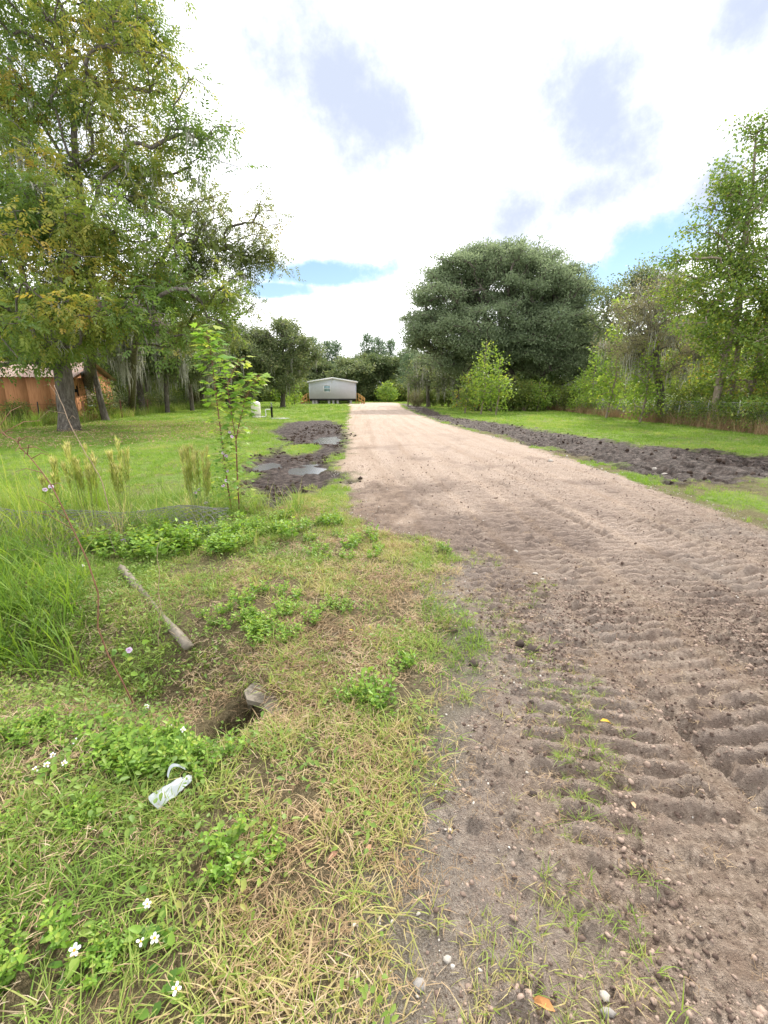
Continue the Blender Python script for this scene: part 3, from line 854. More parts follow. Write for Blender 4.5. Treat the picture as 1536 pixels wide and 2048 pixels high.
make_tree('live_oak', 'huge round-crowned dark green live oak behind the yellow-green saplings', 'tree', (15.2, 56),
    [(15.2, 56, 0), (15.3, 56, 1.6), (15.0, 56, 3.0), (14.4, 56, 5.0), (14.2, 56, 8.0)], [1.0, .8, .72, .45, .25],
    [((12.019, 56, 14.22), (5.6, 6, 3.4)), ((6.863, 55, 11.944), (3.6, 5, 3.0)), ((17.253, 56, 12.658), (4.6, 5.5, 3.6)), ((5.722, 54, 8.658), (3.2, 4, 2.0)), ((10.245, 51.5, 8.83), (4.6, 3.2, 3.0)), ((16.898, 52, 7.89), (4.6, 3.5, 3.0)),
     ((20.949, 56, 10.001), (3.6, 5, 3.8)), ((13.252, 57, 16.527), (4.0, 4, 1.6)), ((9.149, 56, 14.991), (3, 4, 1.6)), ((18.487, 57, 15.491), (2.8, 4, 1.8)), ((22.919, 57, 6.245), (3.2, 4, 2.4)), ((3.823, 55, 9.055), (1.4, 2.5, 1.4)),
     ((7.523, 54, 5.461), (2.8, 3, 1.6)), ((13.518, 53, 5.655), (4.0, 3, 1.8)), ((9.909, 52, 6.869), (4, 3, 1.8)), ((18.57, 53, 5.389), (3.4, 3, 1.6)), ((22.184, 57, 13.122), (1.8, 3, 1.3))],
    70, 2.6, lambda t, g, h: canopy(t, g, 44, .36, .23, .15, DIAMOND, -.05, None, .6, h, .6), M_OAK, moss_n=0, hue_fn=hue_oak, bough=(12, 1.15), tip_r=.03, seg=.8, flare=.4, up=.1)

# --- moss-hung oaks between the drive and the live oak
for i, (pt, h, s, lab) in enumerate([((6.0, 62), 6.8, 2.9, 'grey moss-hung small oak at the right end of the drive'), ((9.4, 58), 7.2, 3.0, 'moss-hung oak in front of the live oak at its left')]):
    b = np.array([*pt, 0.0])
    tr = [b, b + [-.2, 0, h * .3], b + [.2, 0, h * .55], b + [.1, 0, h * .75]]
    lobes = [(b + [0, 0, h * .68], (s, s, h * .26)), (b + [s * .5, -.5, h * .46], (s * .6, s * .6, h * .17)), (b + [-s * .5, -.5, h * .46], (s * .6, s * .6, h * .17))]
    make_tree('moss_hung_oak', lab, 'tree', pt, tr, [.28, .22, .17, .1], lobes, 80 + i, 8, leaf_mid(44, .50, .25, .14), M_OAKD, moss_n=60, moss_len=(.8, 2.2), moss_w=.05, tip_r=.025, seg=.7)

# --- yellow-green saplings along the fence
def sapling(pt, h, s, seed, lab, mat=None, name='young_tree', per=26, L=.20, W=.15, bark=None, group=None):
    b = np.array([*pt, 0.0])
    tr = [b, b + [.05 * h, 0, h * .35], b + [.02 * h, 0, h * .7], b + [.04 * h, 0, h * .97]]
    lobes = [(b + [0, 0, h * .25], (s * .9, s * .9, h * .17)), (b + [.1 * s, 0, h * .45], (s, s, h * .18)), (b + [0, 0, h * .65], (s * .7, s * .7, h * .16)), (b + [.03 * h, 0, h * .86], (s * .38, s * .38, h * .13))]
    return make_tree(name, lab, 'tree', pt, tr, [.07, .06, .04, .02], lobes, seed, 13, leaf_mid(per, .28, L, W), mat or M_LIME, bark=bark or M_BARK_TAN, tip_r=.012, seg=.4, flare=.2, group=group)


sapling((7.949, 38, 1.203)[:2], 6.0, 1.15, 90, 'taller bright green sapling standing before the live oak')
sapling((8.937, 37, 1.214)[:2], 4.6, 1.25, 91, 'shorter yellow-green sapling beside the taller one before the live oak')
sapling((15.906, 33, 1.256)[:2], 8.2, 1.25, 92, 'slim lime-green sapling between live oak and brown mossy tree')
sapling((.6, 104), 4.6, 2.6, 93, 'round yellow-green young tree beside the far end of the drive', L=.34, W=.24, per=18)
sapling((17.77, 40, 1.183)[:2], 4.6, 1.2, 94, 'bushy green young tree left of the slim lime sapling')
sapling((7.162, 41, 1.172)[:2], 3.6, 1.4, 95, 'low green bushy tree left of the taller bright sapling', M_GUM)
sapling((15.227, 46, 1.12)[:2], 3.0, 1.8, 96, 'pale green shrubby tree under the live oak crown')
sapling((-14.751, 76, 0.807)[:2], 3.2, 1.3, 97, 'yellow-green young tree just left of the house steps', L=.3, W=.22, per=16)
sapling((-15.251, 68, 0.89)[:2], 3.6, 1.3, 98, 'slender yellow-green young tree below the airy oak', L=.3, W=.22, per=16)

# --- small pine by the drive end
def pine(pt, h, s, seed, lab, name='pine_tree', group=None, crown_from=.35, L=.42):
    g = np.random.default_rng(seed); b = np.array([pt[0], pt[1], 0.0])
    root = thing(name, lab, 'tree', tuple(b), 0, group)
    parts = [tube([(0, 0, 0), (.05, 0, h * .5), (0, .05, h)], [.02 * h ** .9, .014 * h, .02], 7, cap=False)]
    tg = []
    lv = int(h * (1 - crown_from) / .6)
    for i in range(lv):
        z = h * (crown_from + (1 - crown_from) * (i + .5) / lv); rr = (s * (1 - ((i + .5) / lv) ** 1.3) + .25) if crown_from < .5 else s * g.uniform(.45, 1.0) * (1.05 - ((i + .5) / lv) ** 3)
        for k in range(5 if crown_from < .5 else 2):
            a = g.random() * 6.283; r = rr * g.uniform(.6, 1.1)
            e = np.array([math.cos(a) * r, math.sin(a) * r, z + .15 * r])
            parts.append(tube([(0, 0, z - .1 * r), e * [.6, .6, 1], e], [.035, .02, .01], 4, cap=False))
            tg += [e, e * [.65, .65, 1]]
    tg = np.array(tg)
    obj('trunk', mesh_from('trunk', parts, True), M_BARK_TAN, root)
    v, f, r = canopy(tg, g, 22 if crown_from < .5 else 34, .22 + .02 * s if crown_from < .5 else .62, L, .05 * L / .42 * 2 if crown_from < .5 else .22, DIAMOND, -.5, None, .6)
    obj('crown', mesh_from('crown', [(v, f)], False, {'rnd': r}), M_PINE, root)
    return root


pine((3.623, 70, 0.869)[:2], 7.2, 1.6, 101, 'small green pine beside the far right end of the drive')

# --- right side: brown mossy tree, blue-green tree behind, autumn trees with pale stems
b_ = np.array([*(16.968, 28, 1.308)[:2], 0.0])
make_tree('brown_mossy_tree', 'brown moss-choked tree with drooping strands behind the chain-link fence', 'tree', tuple(b_[:2]),
    [b_, b_ + [-.3, 0, 1.6], b_ + [-.8, 0, 3.2], b_ + [-1.1, 0, 4.8]], [.30, .24, .17, .1],
    [((15.104, 28, 5.801), (1.9, 2, 1.7)), ((15.888, 27, 4.336), (2.0, 2, 1.4)), ((14.131, 28, 4.437), (1.1, 1.5, 1.3)), ((16.524, 28, 6.866), (1.5, 1.5, 1.2)), ((17.154, 27, 3.53), (1.3, 1.5, 1.0)), ((14.487, 28.5, 6.96), (1.0, 1, .9))],
    110, 4.0, lambda t, g, h: canopy(t, g, 44, .26, .11, .06, DIAMOND, .5, None, .8, h), M_BROWN, moss_n=75, moss_len=(.6, 1.6), moss_w=.022, per_moss=12, tip_r=.013, seg=.4, bough=(8, .6))
b_ = np.array([*(24.9, 46, 1.12)[:2], 0.0])
make_tree('blue_green_tree', 'blue-green leafy tree rising against the blue gap of sky at right', 'tree', tuple(b_[:2]),
    [b_, b_ + [0, 0, 4], b_ + [.5, 0, 8], b_ + [1, 0, 11]], [.35, .28, .2, .1],
    [((24.496, 46, 10.683), (3.6, 3, 2.6)), ((26.705, 46, 11.541), (2.8, 3, 2.0)), ((21.612, 46, 9.381), (2.2, 3, 2.4)), ((24.743, 46, 12.178), (2.2, 2, 1.4)), ((23.215, 46, 6.261), (3.0, 3, 2.4)), ((28.438, 46, 6.714), (3.6, 3, 3.0))],
    111, 9, leaf_mid(36, .50, .24, .15), M_OAKD, moss_n=60, moss_len=(.6, 1.6), moss_w=.04, tip_r=.025, seg=.7)


def gum(base_pt, trunk, tr_r, lobes, seed, lab, dens=4.8, per=26):
    return make_tree('sweetgum_tree', lab, 'tree', base_pt, trunk, tr_r, lobes, seed, dens,
        lambda t, g, h: canopy(t, g, per, .22, .125, .105, DIAMOND, .25, None, .75, h, .45), M_GUM, bark=M_BARK_TAN, bough=(7, .75), tip_r=.012, seg=.45, flare=.3,
        hue_fn=lambda t, g: np.clip(.42 - .035 * (t[:, 2] - 6) + .5 * (fbm(t[:, 0], t[:, 2], 3, 3) - .5) + .5 * (g.random(len(t)) ** 2 - .3), 0, 1))


gum((16.782, 22.877), [(16.873, 23, -0.009), (16.467, 23, 1.36), (16.506, 23, 3.244), (16.788, 23, 5.49), (16.466, 23, 8.037), (16.408, 23, 10.434), (16.132, 23, 12.512)], [.17, .15, .13, .11, .09, .06, .03],
    [((16.101, 23, 11.392), (1.1, 1.2, 1.7)), ((16.101, 23, 12.659), (.5, .6, .8)), ((15.821, 23, 9.453), (1.3, 1.4, 1.3)), ((14.841, 23, 8.65), (.9, 1, .6)), ((15.977, 22, 8.149), (1.4, 1.4, 1.6)), ((13.743, 23, 7.727), (.7, .8, .45)), ((15.528, 23, 7.415), (1.5, 1.4, .9)), ((17.719, 23, 10.044), (1.4, 1.4, 2.2)), ((15.911, 22.5, 9.861), (1.3, 1.3, 1.2)), ((15.981, 23.5, 8.177), (1.4, 1.3, .9)), ((16.68, 23, 11.769), (.9, 1, 1.2)), ((14.959, 23.5, 7.327), (1.2, 1.2, .7))],
    120, 'tallest pale-stemmed sweetgum at the right edge reaching high into the sky')
gum((18.054, 23.986), [(17.613, 23.4, 0.039), (17.416, 23.4, 1.843), (17.395, 23.4, 3.971), (16.801, 23.4, 6.001)], [.16, .13, .10, .05],
    [((15.004, 22.5, 5.832), (1.9, 1.6, 1.2)), ((16.47, 22.5, 5.406), (1.7, 1.5, 1.5)), ((14.23, 22.5, 4.976), (1.3, 1.4, 1.0)), ((15.479, 22, 3.829), (1.6, 1.4, 1.0)), ((14.674, 23, 6.357), (1.2, 1.3, .8))],
    121, 'middle sweetgum stem of the clump by the fence, crown yellow and orange')
gum((17.359, 22.192), [(17.678, 22.6, -0.029), (17.741, 22.6, 1.6), (17.913, 22.6, 3.89), (17.868, 22.6, 6.274)], [.13, .11, .09, .05],
    [((17.797, 22.6, 4.991), (1.5, 1.5, 1.6)), ((17.346, 22.6, 7.108), (1.5, 1.5, 1.4)), ((19, 22.6, 5.85), (1.8, 1.8, 2.2)), ((17.041, 22, 2.952), (1.4, 1.2, .9)), ((18.215, 22, 1.828), (1.3, 1.2, .9))],
    122, 'right-leaning thin sweetgum stem of the clump by the fence')
gum((18.533, 19.812), [(*(18.533, 19.812), 0), (19.24, 21, 1.6), (18.953, 21, 3.728), (18.538, 21, 6.332)], [.15, .12, .09, .05],
    [((18.342, 21, 3.52), (1.8, 1.8, 1.6)), ((18.751, 21, 6.332), (2.0, 2, 2)), ((18.062, 21, 1.818), (1.3, 1.3, 1.0))], 123, 'sweetgum at the very edge right of the leaning stem')

# --- more yellow-green young trees filling the wall of foliage behind the fence
for i, (px, Y_, h, s, lab) in enumerate([(1255, 27, 4.6, 1.3, 'lime-green bushy tree left of the brown mossy tree'), (1385, 25.5, 5.6, 1.5, 'yellow-green young tree right of the brown mossy tree'), (1400, 29, 7.2, 1.9, 'taller green young tree behind the sweetgum clump'),
        (1500, 26.5, 6.0, 1.9, 'bright yellow-green tree behind the leaning sweetgum stem'), (1545, 22.5, 4.2, 1.5, 'low yellow-green tree at the right picture edge behind the fence'), (1310, 33, 6.4, 1.9, 'green young tree behind the brown mossy tree'), (1140, 43, 4.0, 1.5, 'pale lime bush-like tree below the right side of the live oak'), (1460, 24.5, 3.6, 1.2, 'short lime-green tree at the foot of the sweetgum clump')]):
    sapling(((px - 768) / 900 * Y_ / 1.03 * 1.06, Y_), h, s, 140 + i, lab, M_LIME if i % 2 == 0 else M_GUM, per=34, L=.15, W=.12)

# --- bright trees behind the shed, left
for i, (pt, h, s, lab) in enumerate([((-27, 36), 9.5, 4.0, 'bright green broad tree behind the left end of the shed'), ((-22, 42), 11, 4.0, 'green tree behind the shed ridge'), ((-34, 40), 12, 4.5, 'large green tree at the far left behind the shed')]):
    b = np.array([*pt, 0.0])
    make_tree('shed_tree', lab, 'tree', pt, [b, b + [0, 0, h * .3], b + [.2, 0, h * .6], b + [.2, 0, h * .8]], [.3, .25, .18, .1],
        [(b + [0, 0, h * .66], (s, s, h * .3)), (b + [s * .6, 0, h * .45], (s * .6, s * .6, h * .2)), (b + [-s * .6, 0, h * .45], (s * .6, s * .6, h * .2))], 130 + i, 7, leaf_mid(44, .55, .28, .17), M_GUM if i < 1 else M_OAKD, tip_r=.03, seg=.8)

# --- the woods behind the house: three kinds, copied
WOODS = 'distant trees in the woods behind the grey house'
protos = []
for i, (h, s, mat) in enumerate([(13.5, 5.0, M_WOODS), (14.5, 4.4, M_OAK), (12.0, 5.2, M_OAKD), (15.0, 4.6, M_WOODS)]):
    b = np.zeros(3)
    gg = np.random.default_rng(200 + i)
    lobes = [(b + [0, 0, h * .62], (s * .8, s * .8, h * .3))] + [(b + [s * .65 * math.cos(a), s * .65 * math.sin(a), h * gg.uniform(.35, .75)], (s * .5, s * .5, h * .17)) for a in gg.random(7) * 6.28]
    t = make_tree('woodland_tree', 'distant leafy woodland tree behind the grey house', 'tree', (0, 0), [b, b + [.3, 0, h * .3], b + [0, .2, h * .55], b + [0, 0, h * .8]], [.35, .28, .2, .1], lobes, 210 + i, 1.0,
        leaf_mid(34, .62, .50, .34), mat, tip_r=.04, seg=1.2, flare=.2, world=False, group=WOODS, min_r=.06, moss_n=(14 if i % 2 == 0 else 0), moss_len=(1.2, 2.8), moss_w=.09, bough=(9, 1.3))
    protos.append(t)
g = np.random.default_rng(5)
spots = []
for x in np.arange(-62, 34, 5.4): spots.append((x + g.uniform(-1.6, 1.6), 122 + g.uniform(-6, 8), g.uniform(.82, 1.06)))
for x in np.arange(-110, 100, 9.5): spots.append((x + g.uniform(-2, 2), 140 + g.uniform(-5, 9), g.uniform(.95, 1.15)))
for x, y in [(30, 70), (38, 60), (35, 84), (27, 92), (44, 74), (47, 52), (52, 64), (37, 43), (45, 38), (31, 50), (-34, 76), (-40, 62), (-44, 80), (-30, 92), (-36, 52), (-48, 50), (-24, 84), (14, 98), (21, 88), (24, 76)]:
    spots.append((x, y, g.uniform(.8, 1.0)))
for i, (x, y, s) in enumerate(spots):
    p = protos[i % 4]
    t = p if i < 4 else copy_tree(p)
    t.location = (x, y, -.05); t.rotation_euler = (0, 0, g.random() * 6.28); t.scale = (s * g.uniform(.9, 1.15), s * g.uniform(.9, 1.15), s)
    if y < 100:
        t['label'] = 'leafy tree in the green belt right of the live oak' if x > 0 else 'leafy tree in the belt behind the left oaks'
        t['group'] = 'trees behind the right fence' if x > 0 else 'trees behind the left oaks'
for i, (px, h) in enumerate([(633, 16.6), (657, 16.0), (672, 16.2), (735, 17.4), (757, 16.8), (782, 16.6), (612, 15.6)]):
    x = (px - 768) / 900 * 134 / 1.03
    pine((x, 132 + (i % 3) * 3), h, 2.6, 300 + i, 'tall distant pine rising above the woods behind the house', 'woodland_pine', 'distant pines above the woods', .6, .6)

# ---------------------------------------------------------------- grey house on piers
M_SIDING = plain_mat('grey_siding', (.62, .645, .74), .6, .05, 3, .3)
_nt = M_SIDING.node_tree
_tc = _nt.nodes.new('ShaderNodeTexCoord'); _wv = _nt.nodes.new('ShaderNodeTexWave'); _wv.bands_direction = 'Z'; _wv.inputs['Scale'].default_value = 1.6; _wv.wave_profile = 'SAW'
_nt.links.new(_tc.outputs['Object'], _wv.inputs['Vector'])
_b = _nt.nodes.new('ShaderNodeBump'); _b.inputs['Strength'].default_value = .5; _b.inputs['Distance'].default_value = .02
_nt.links.new(_wv.outputs['Fac'], _b.inputs['Height'])
_pb = [n for n in _nt.nodes if n.type == 'BSDF_PRINCIPLED'][0]; _nt.links.new(_b.outputs[0], _pb.inputs['Normal'])
M_WHITE = plain_mat('white_trim', (.78, .78, .78), .5, .04)
M_SHINGLE = plain_mat('roof_shingle', (.20, .19, .19), .9, .2, 20)
M_GLASS = plain_mat('window_glass', (.22, .34, .36), .12, .15, 2, .6)
M_BLOCK = plain_mat('concrete_block', (.46, .45, .43), .9, .15, 14, .2, .2)
M_STEEL = plain_mat('dark_steel', (.035, .035, .035), .6, .2)
M_LUMBER = plain_mat('new_lumber', (.50, .30, .10), .7, .18, 4, .2, 0, None, (6, 6, 1))

HX, HY = -9.35, 85.0
house = thing('manufactured_home', 'grey sided manufactured home raised on concrete block piers', 'house', (HX, HY, 0), .1095)
W2, FL, EV, RG, LEN = 4.22, .95, 3.85, 4.50, 19.0
v = np.array([(-W2, 0, FL), (W2, 0, FL), (W2, 0, EV), (0, 0, RG), (-W2, 0, EV), (-W2, LEN, FL), (W2, LEN, FL), (W2, LEN, EV), (0, LEN, RG), (-W2, LEN, EV)])
wall = obj('wall', mesh_from('wall', [(v, [(0, 1, 2, 4), (5, 9, 7, 6), (0, 4, 9, 5), (1, 6, 7, 2), (0, 5, 6, 1)]), (v[[2, 3, 4, 7, 8, 9]], [(0, 1, 2), (3, 5, 4)])]), M_SIDING, house)
rp = []
for s in (-1, 1):
    a, b = np.array([0, RG + .03]), np.array([s * (W2 + .25), EV - .045])
    vv = []
    for yy in (-.3, LEN + .3):
        for (x, z) in ((a[0], a[1]), (b[0], b[1]), (b[0], b[1] + .14), (a[0], a[1] + .14)): vv.append((x, yy, z))
    rp.append((np.array(vv), [(0, 1, 2, 3), (4, 7, 6, 5), (0, 4, 5, 1), (3, 2, 6, 7), (1, 5, 6, 2)]))
roof = obj('roof', mesh_from('roof', rp), M_SHINGLE, house)
fp = []
for s in (-1, 1): fp.append(beam((0, -.33, RG + .09), (s * (W2 + .27), -.33, EV + .02), .05, .24))
obj('fascia', mesh_from('fascia', fp), M_WHITE, roof)
obj('gutter', mesh_from('gutter', [beam((s * (W2 + .3), -.3, EV - .02), (s * (W2 + .3), LEN, EV - .02), .12, .14) for s in (-1, 1)]), M_WHITE, roof)
obj('gable_bracket', mesh_from('gable_bracket', [beam((0, -.05, RG - .12), (-.15, -.05, RG - .75), .14, .06)]), M_WHITE, house)
wx0, wx1, wz0, wz1 = -1.55, -.50, 2.2, 3.25
win = obj('window', mesh_from('window', [box(wx0, wx1, -.03, .02, wz0, wz1)]), M_GLASS, house)
fr = [box(wx0 - .1, wx1 + .1, -.08, .02, wz1, wz1 + .11), box(wx0 - .1, wx1 + .1, -.08, .02, wz0 - .11, wz0), box(wx0 - .1, wx0, -.078, .018, wz0, wz1), box(wx1, wx1 + .1, -.078, .018, wz0, wz1), box(wx0, wx1, -.07, -.03, 2.70, 2.76)]
obj('frame', mesh_from('frame', fr), M_WHITE, win)
for s in (-1, 1): obj('corner_trim', mesh_from('corner_trim', [box(s * W2 - .05, s * W2 + .05, -.03, .08, FL - .002, EV - .1)]), M_SIDING, house)
for s in (-2.9, -.9, .9, 2.9):
    obj('chassis_beam', mesh_from('chassis_beam', [box(s - .07, s + .07, .3, LEN - .3, .62, FL - .003)]), M_STEEL, house)
obj('floor_rim', mesh_from('floor_rim', [box(-W2 + .02, W2 - .02, .03, .12, FL - .28, FL - .004)]), M_STEEL, house)
pier_bm = mesh_from('pier', [box(-.2, .2, -.2, .2, 0, .19), box(-.19, .19, -.2, .2, .195, .385), box(-.2, .2, -.19, .2, .39, .58), box(-.2, .2, -.2, .2, .582, .66)])
pier_bm.materials.append(M_BLOCK)
for yy in (.35, 4.2, 8.2, 12.4, 16.5):
    for xx in (-3.6, -3.05, -.75, .05, .85, 3.25):
        o = obj('pier', pier_bm, None, house, (xx, yy, 0)); o.scale = (1.05, 1, 1.02)
for s, lab in ((-1, 'new wooden entry steps with railing at the left side of the grey house'), (1, 'new wooden entry steps with railing at the right side of the grey house')):
    st = thing('wooden_steps', lab, 'steps', (HX + s * (W2 + .05) * math.cos(.1095) - 1.2 * math.sin(.1095), HY + s * (W2 + .05) * math.sin(.1095) + 1.2 * math.cos(.1095), 0), .1095)
    lo, hi = 1.75, .30        # treads run down sideways from the door landing
    obj('landing', mesh_from('landing', [box(min(0, s * .5), max(0, s * .5), -.6, .6, .86, .92)]), M_LUMBER, st)
    for k in range(4):
        x0 = s * (.5 + .27 * k); x1 = s * (.5 + .27 * (k + 1)); z = .70 - .18 * k
        obj('tread', mesh_from('tread', [box(min(x0, x1), max(x0, x1) - .02, -.58, .58, z, z + .04)]), M_LUMBER, st)
    for yy in (-.62, .62):
        obj('stringer', mesh_from('stringer', [beam((s * .42, yy, .80), (s * 1.62, yy, .06), .05, .26)]), M_LUMBER, st)
        obj('handrail', mesh_from('handrail', [beam((0, yy, 1.82), (s * .5, yy, 1.82), .06, .10), beam((s * .5, yy, 1.82), (s * 1.6, yy, 1.05), .06, .10), beam((s * .5, yy, 1.40), (s * 1.6, yy, .62), .05, .09)]), M_LUMBER, st)
        for xx, zz in ((.04, 1.84), (.52, 1.84), (1.06, 1.45), (1.58, 1.10)):
            obj('post', mesh_from('post', [box(s * xx - .045, s * xx + .045, yy - .045, yy + .045, 0, zz)]), M_LUMBER, st)
        for q in range(7):
            xx = .6 + .135 * q; t = (xx - .5) / 1.1
            obj('baluster', mesh_from('baluster', [box(s * xx - .018, s * xx + .018, yy - .018, yy + .018, 1.36 - .78 * t, 1.80 - .77 * t)]), M_LUMBER, st)

# ---------------------------------------------------------------- orange shed
M_ORANGE = plain_mat('weathered_orange_board', (.42, .20, .095), .85, .14, 3, .15, .1, (.33, .145, .065), (5, 5, .5))
M_TIN = plain_mat('rusty_tin', (.40, .29, .25), .6, .25, 2.2, .4, 0, (.34, .15, .08), (3, .6, .6), .25)
M_GREYWOOD = plain_mat('grey_pink_plywood', (.45, .35, .29), .85, .2, 4, .15, .1, None, (5, 5, .8))
M_DARK = plain_mat('dark_gap', (.012, .010, .009), .9, .1)
M_GALV = plain_mat('galvanised_sheet', (.42, .45, .48), .45, .2, 3, .4, 0, None, (1, 1, 1), .4)
ang = math.atan2(1.1, 6.0)
shed = thing('orange_shed', 'weathered orange wooden shed with rusty tin roof behind the pecan', 'shed', (-18.75, 28.0, 0), ang)
SL, SD, SE, SR = 9.5, 6.1, 2.72, 3.65           # length to the left, depth, eave, ridge
# inner dark core, then boards proud of it
core = np.array([(-SL, .06, 0), (-.06, .06, 0), (-.06, SD - .06, 0), (-SL, SD - .06, 0), (-SL, .06, SE - .05), (-.06, .06, SE - .05), (-.06, SD - .06, SE - .05), (-SL, SD - .06, SE - .05), (-.06, SD / 2, SR - .2), (-SL, SD / 2, SR - .2)])
obj('inner_wall', mesh_from('inner_wall', [(core, [(0, 1, 5, 4), (1, 2, 6, 5), (2, 3, 7, 6), (3, 0, 4, 7), (4, 5, 8, 9), (6, 7, 9, 8)]), (core[[5, 6, 8, 7, 4, 9]], [(0, 1, 2), (3, 4, 5)])]), M_DARK, shed)
bw = 1.19
n = int(SL / bw)
for k in range(n):
    x1 = -k * bw; x0 = x1 - bw + .004
    obj('wall_board', mesh_from('wall_board', [box(x0, x1, 0 - .01 * (k % 3 == 1), .05, .02 + .03 * (k % 2), SE - .02)]), M_ORANGE, shed)
bw = .30
m = int(SD / bw)
for k in range(m):
    y0 = k * bw; y1 = y0 + bw - .014
    top = SE + (SR - SE) * (1 - abs((y0 + y1) / 2 - SD / 2) / (SD / 2)) - .16
    z0 = .04; segs = [(z0, top)]
    if k == 2: segs = [(z0, 1.55), (2.15, top)]            # broken-out piece
    if k == 1: segs = [(z0, 1.75), (1.95, top - .15)]
    for a, b in segs:
        obj('gable_board', mesh_from('gable_board', [box(-.05, .004 + .012 * (k % 2), y0, y1, a, b)]), M_ORANGE, shed)
sh = obj('window_shutter', mesh_from('window_shutter', [box(.022, .055, 1.75, 3.05, .95, 2.05), box(.022, .05, 1.75, 3.05, 2.13, 2.62)]), M_GREYWOOD, shed)
obj('shutter_batten', mesh_from('shutter_batten', [box(.024, .085, 1.68, 3.12, 2.05, 2.13), box(.024, .085, 1.68, 3.12, .87, .95)]), M_GALV, sh)
obj('tin_patch', mesh_from('tin_patch', [box(.024, .045, 1.5, 2.3, 2.72, 3.25)]), M_GALV, shed)
for s, (ya, yb) in enumerate(((-.35, SD / 2), (SD + .35, SD / 2))):
    xs = np.linspace(-SL - .3, .35, 140); za, zb = SE - .12, SR
    cor = .022 * np.sin(np.arange(140) * 2 * np.pi / 3.5)
    vv = np.concatenate([np.stack([xs, xs * 0 + ya, za + .02 + cor], -1), np.stack([xs, xs * 0 + yb, zb + .02 + cor], -1)])
    i = np.arange(139)
    obj('roof_sheet', mesh_from('roof_sheet', [(vv, np.stack([i, i + 1, i + 141, i + 140], -1))]), M_TIN, shed)
obj('corner_board', mesh_from('corner_board', [box(-.02, .03, -.03, .08, 0, SE - .05)]), M_ORANGE, shed)

# ---------------------------------------------------------------- roof of a building behind the right fence
ob = thing('outbuilding', 'small outbuilding with dark gable roof half hidden behind the right fence', 'building', (*(23.116, 54, 1.036)[:2], 0), -.35)
M_PALEWALL = plain_mat('pale_wall', (.48, .47, .45), .8, .1)
M_DARKROOF = plain_mat('dark_roof', (.06, .055, .05), .8, .2)
v = np.array([(-2.4, 0, 0), (2.4, 0, 0), (2.4, 0, 2.7), (0, 0, 3.8), (-2.4, 0, 2.7), (-2.4, 5, 0), (2.4, 5, 0), (2.4, 5, 2.7), (0, 5, 3.8), (-2.4, 5, 2.7)])
obj('wall', mesh_from('wall', [(v, [(0, 1, 2, 4), (5, 9, 7, 6), (0, 4, 9, 5), (1, 6, 7, 2)]), (v[[2, 3, 4, 7, 8, 9]], [(0, 1, 2), (3, 5, 4)])]), M_PALEWALL, ob)
for s in (-1, 1):
    obj('roof', mesh_from('roof', [beam((s * 1.45, -.4, 3.22), (s * 1.45, 5.4, 3.22), 3.3, .12)] if 0 else [(np.array([(0, -.4, 3.84), (s * 2.9, -.4, 2.52), (s * 2.9, 5.4, 2.52), (0, 5.4, 3.84), (0, -.4, 3.98), (s * 2.9, -.4, 2.66), (s * 2.9, 5.4, 2.66), (0, 5.4, 3.98)]), [(0, 1, 2, 3), (4, 7, 6, 5), (0, 4, 5, 1), (1, 5, 6, 2), (2, 6, 7, 3)])]), M_DARKROOF, ob)

# ---------------------------------------------------------------- well: pressure tank and pipe
M_TANK = plain_mat('cream_tank', (.76, .73, .62), .45, .05, 3, .35)
M_PVC = plain_mat('white_pvc', (.78, .78, .76), .4, .04)
M_BLACK = plain_mat('black_plastic', (.02, .02, .022), .45, .1)
tx, ty = (-9.164, 33.005)
tz = hz(tx, ty) - .01
tank = thing('pressure_tank', 'cream well pressure tank standing on the left lawn', 'tank', (tx, ty, tz))
obj('body', mesh_from('body', [lathe([(.29, .20), (.325, .24), (.33, .45), (.33, .95), (.32, 1.02), (.28, 1.10), (.20, 1.16), (.08, 1.19), (.001, 1.195)], 28)], True), M_TANK, tank)
obj('base_ring', mesh_from('base_ring', [lathe([(.30, 0), (.31, .02), (.31, .18), (.27, .22), (.20, .22)], 28)], True), M_TANK, tank)
obj('band', mesh_from('band', [lathe([(.331, .23), (.343, .235), (.343, .265), (.331, .27)], 28)]), plain_mat('grey_band', (.35, .33, .28), .6), tank)
pipe = thing('well_pipe', 'white plastic pipe bend running from tank to black well post', 'pipe', (tx + .30, ty, tz))
obj('pipe_run', mesh_from('pipe_run', [tube([(-.02, 0, .10), (.30, 0, .10), (.36, 0, .11), (.38, 0, .17), (.38, 0, .55), (.39, 0, .60), (.45, 0, .62), (.78, 0, .62)], .035, 8)], True), M_PVC, pipe)
obj('coupling', mesh_from('coupling', [tube([(.38, 0, .20), (.38, 0, .28)], .048, 8), tube([(.10, 0, .10), (.18, 0, .10)], .048, 8)], True), M_PVC, pipe)
post = thing('well_post', 'short black well post with valve beside the white pipe', 'post', (tx + 1.12, ty, tz))
obj('casing', mesh_from('casing', [lathe([(.075, 0), (.075, .72), (.085, .72), (.085, .80), (.05, .82), (.001, .82)], 14)], True), M_BLACK, post)
obj('valve', mesh_from('valve', [lathe([(.03, .82), (.03, .98), (.055, 1.0), (.055, 1.07), (.001, 1.08)], 12), beam((-.10, 0, .92), (.10, 0, .92), .03, .03)]), plain_mat('grey_valve', (.25, .26, .28), .4, .1, 6, .4, 0, None, (1, 1, 1), .5), post)
slab = thing('concrete_pad', 'small pale concrete pad in the grass by the well post', 'pad', (tx + 1.9, ty - 1.0, tz))
obj('slab', mesh_from('slab', [box(-.6, .6, -.45, .45, -.05, .06)]), M_BLOCK, slab)

# ---------------------------------------------------------------- chain-link fence on the right
M_POST = plain_mat('galvanised_post', (.40, .40, .38), .5, .2, 8, .4, 0, None, (1, 1, 1), .3)


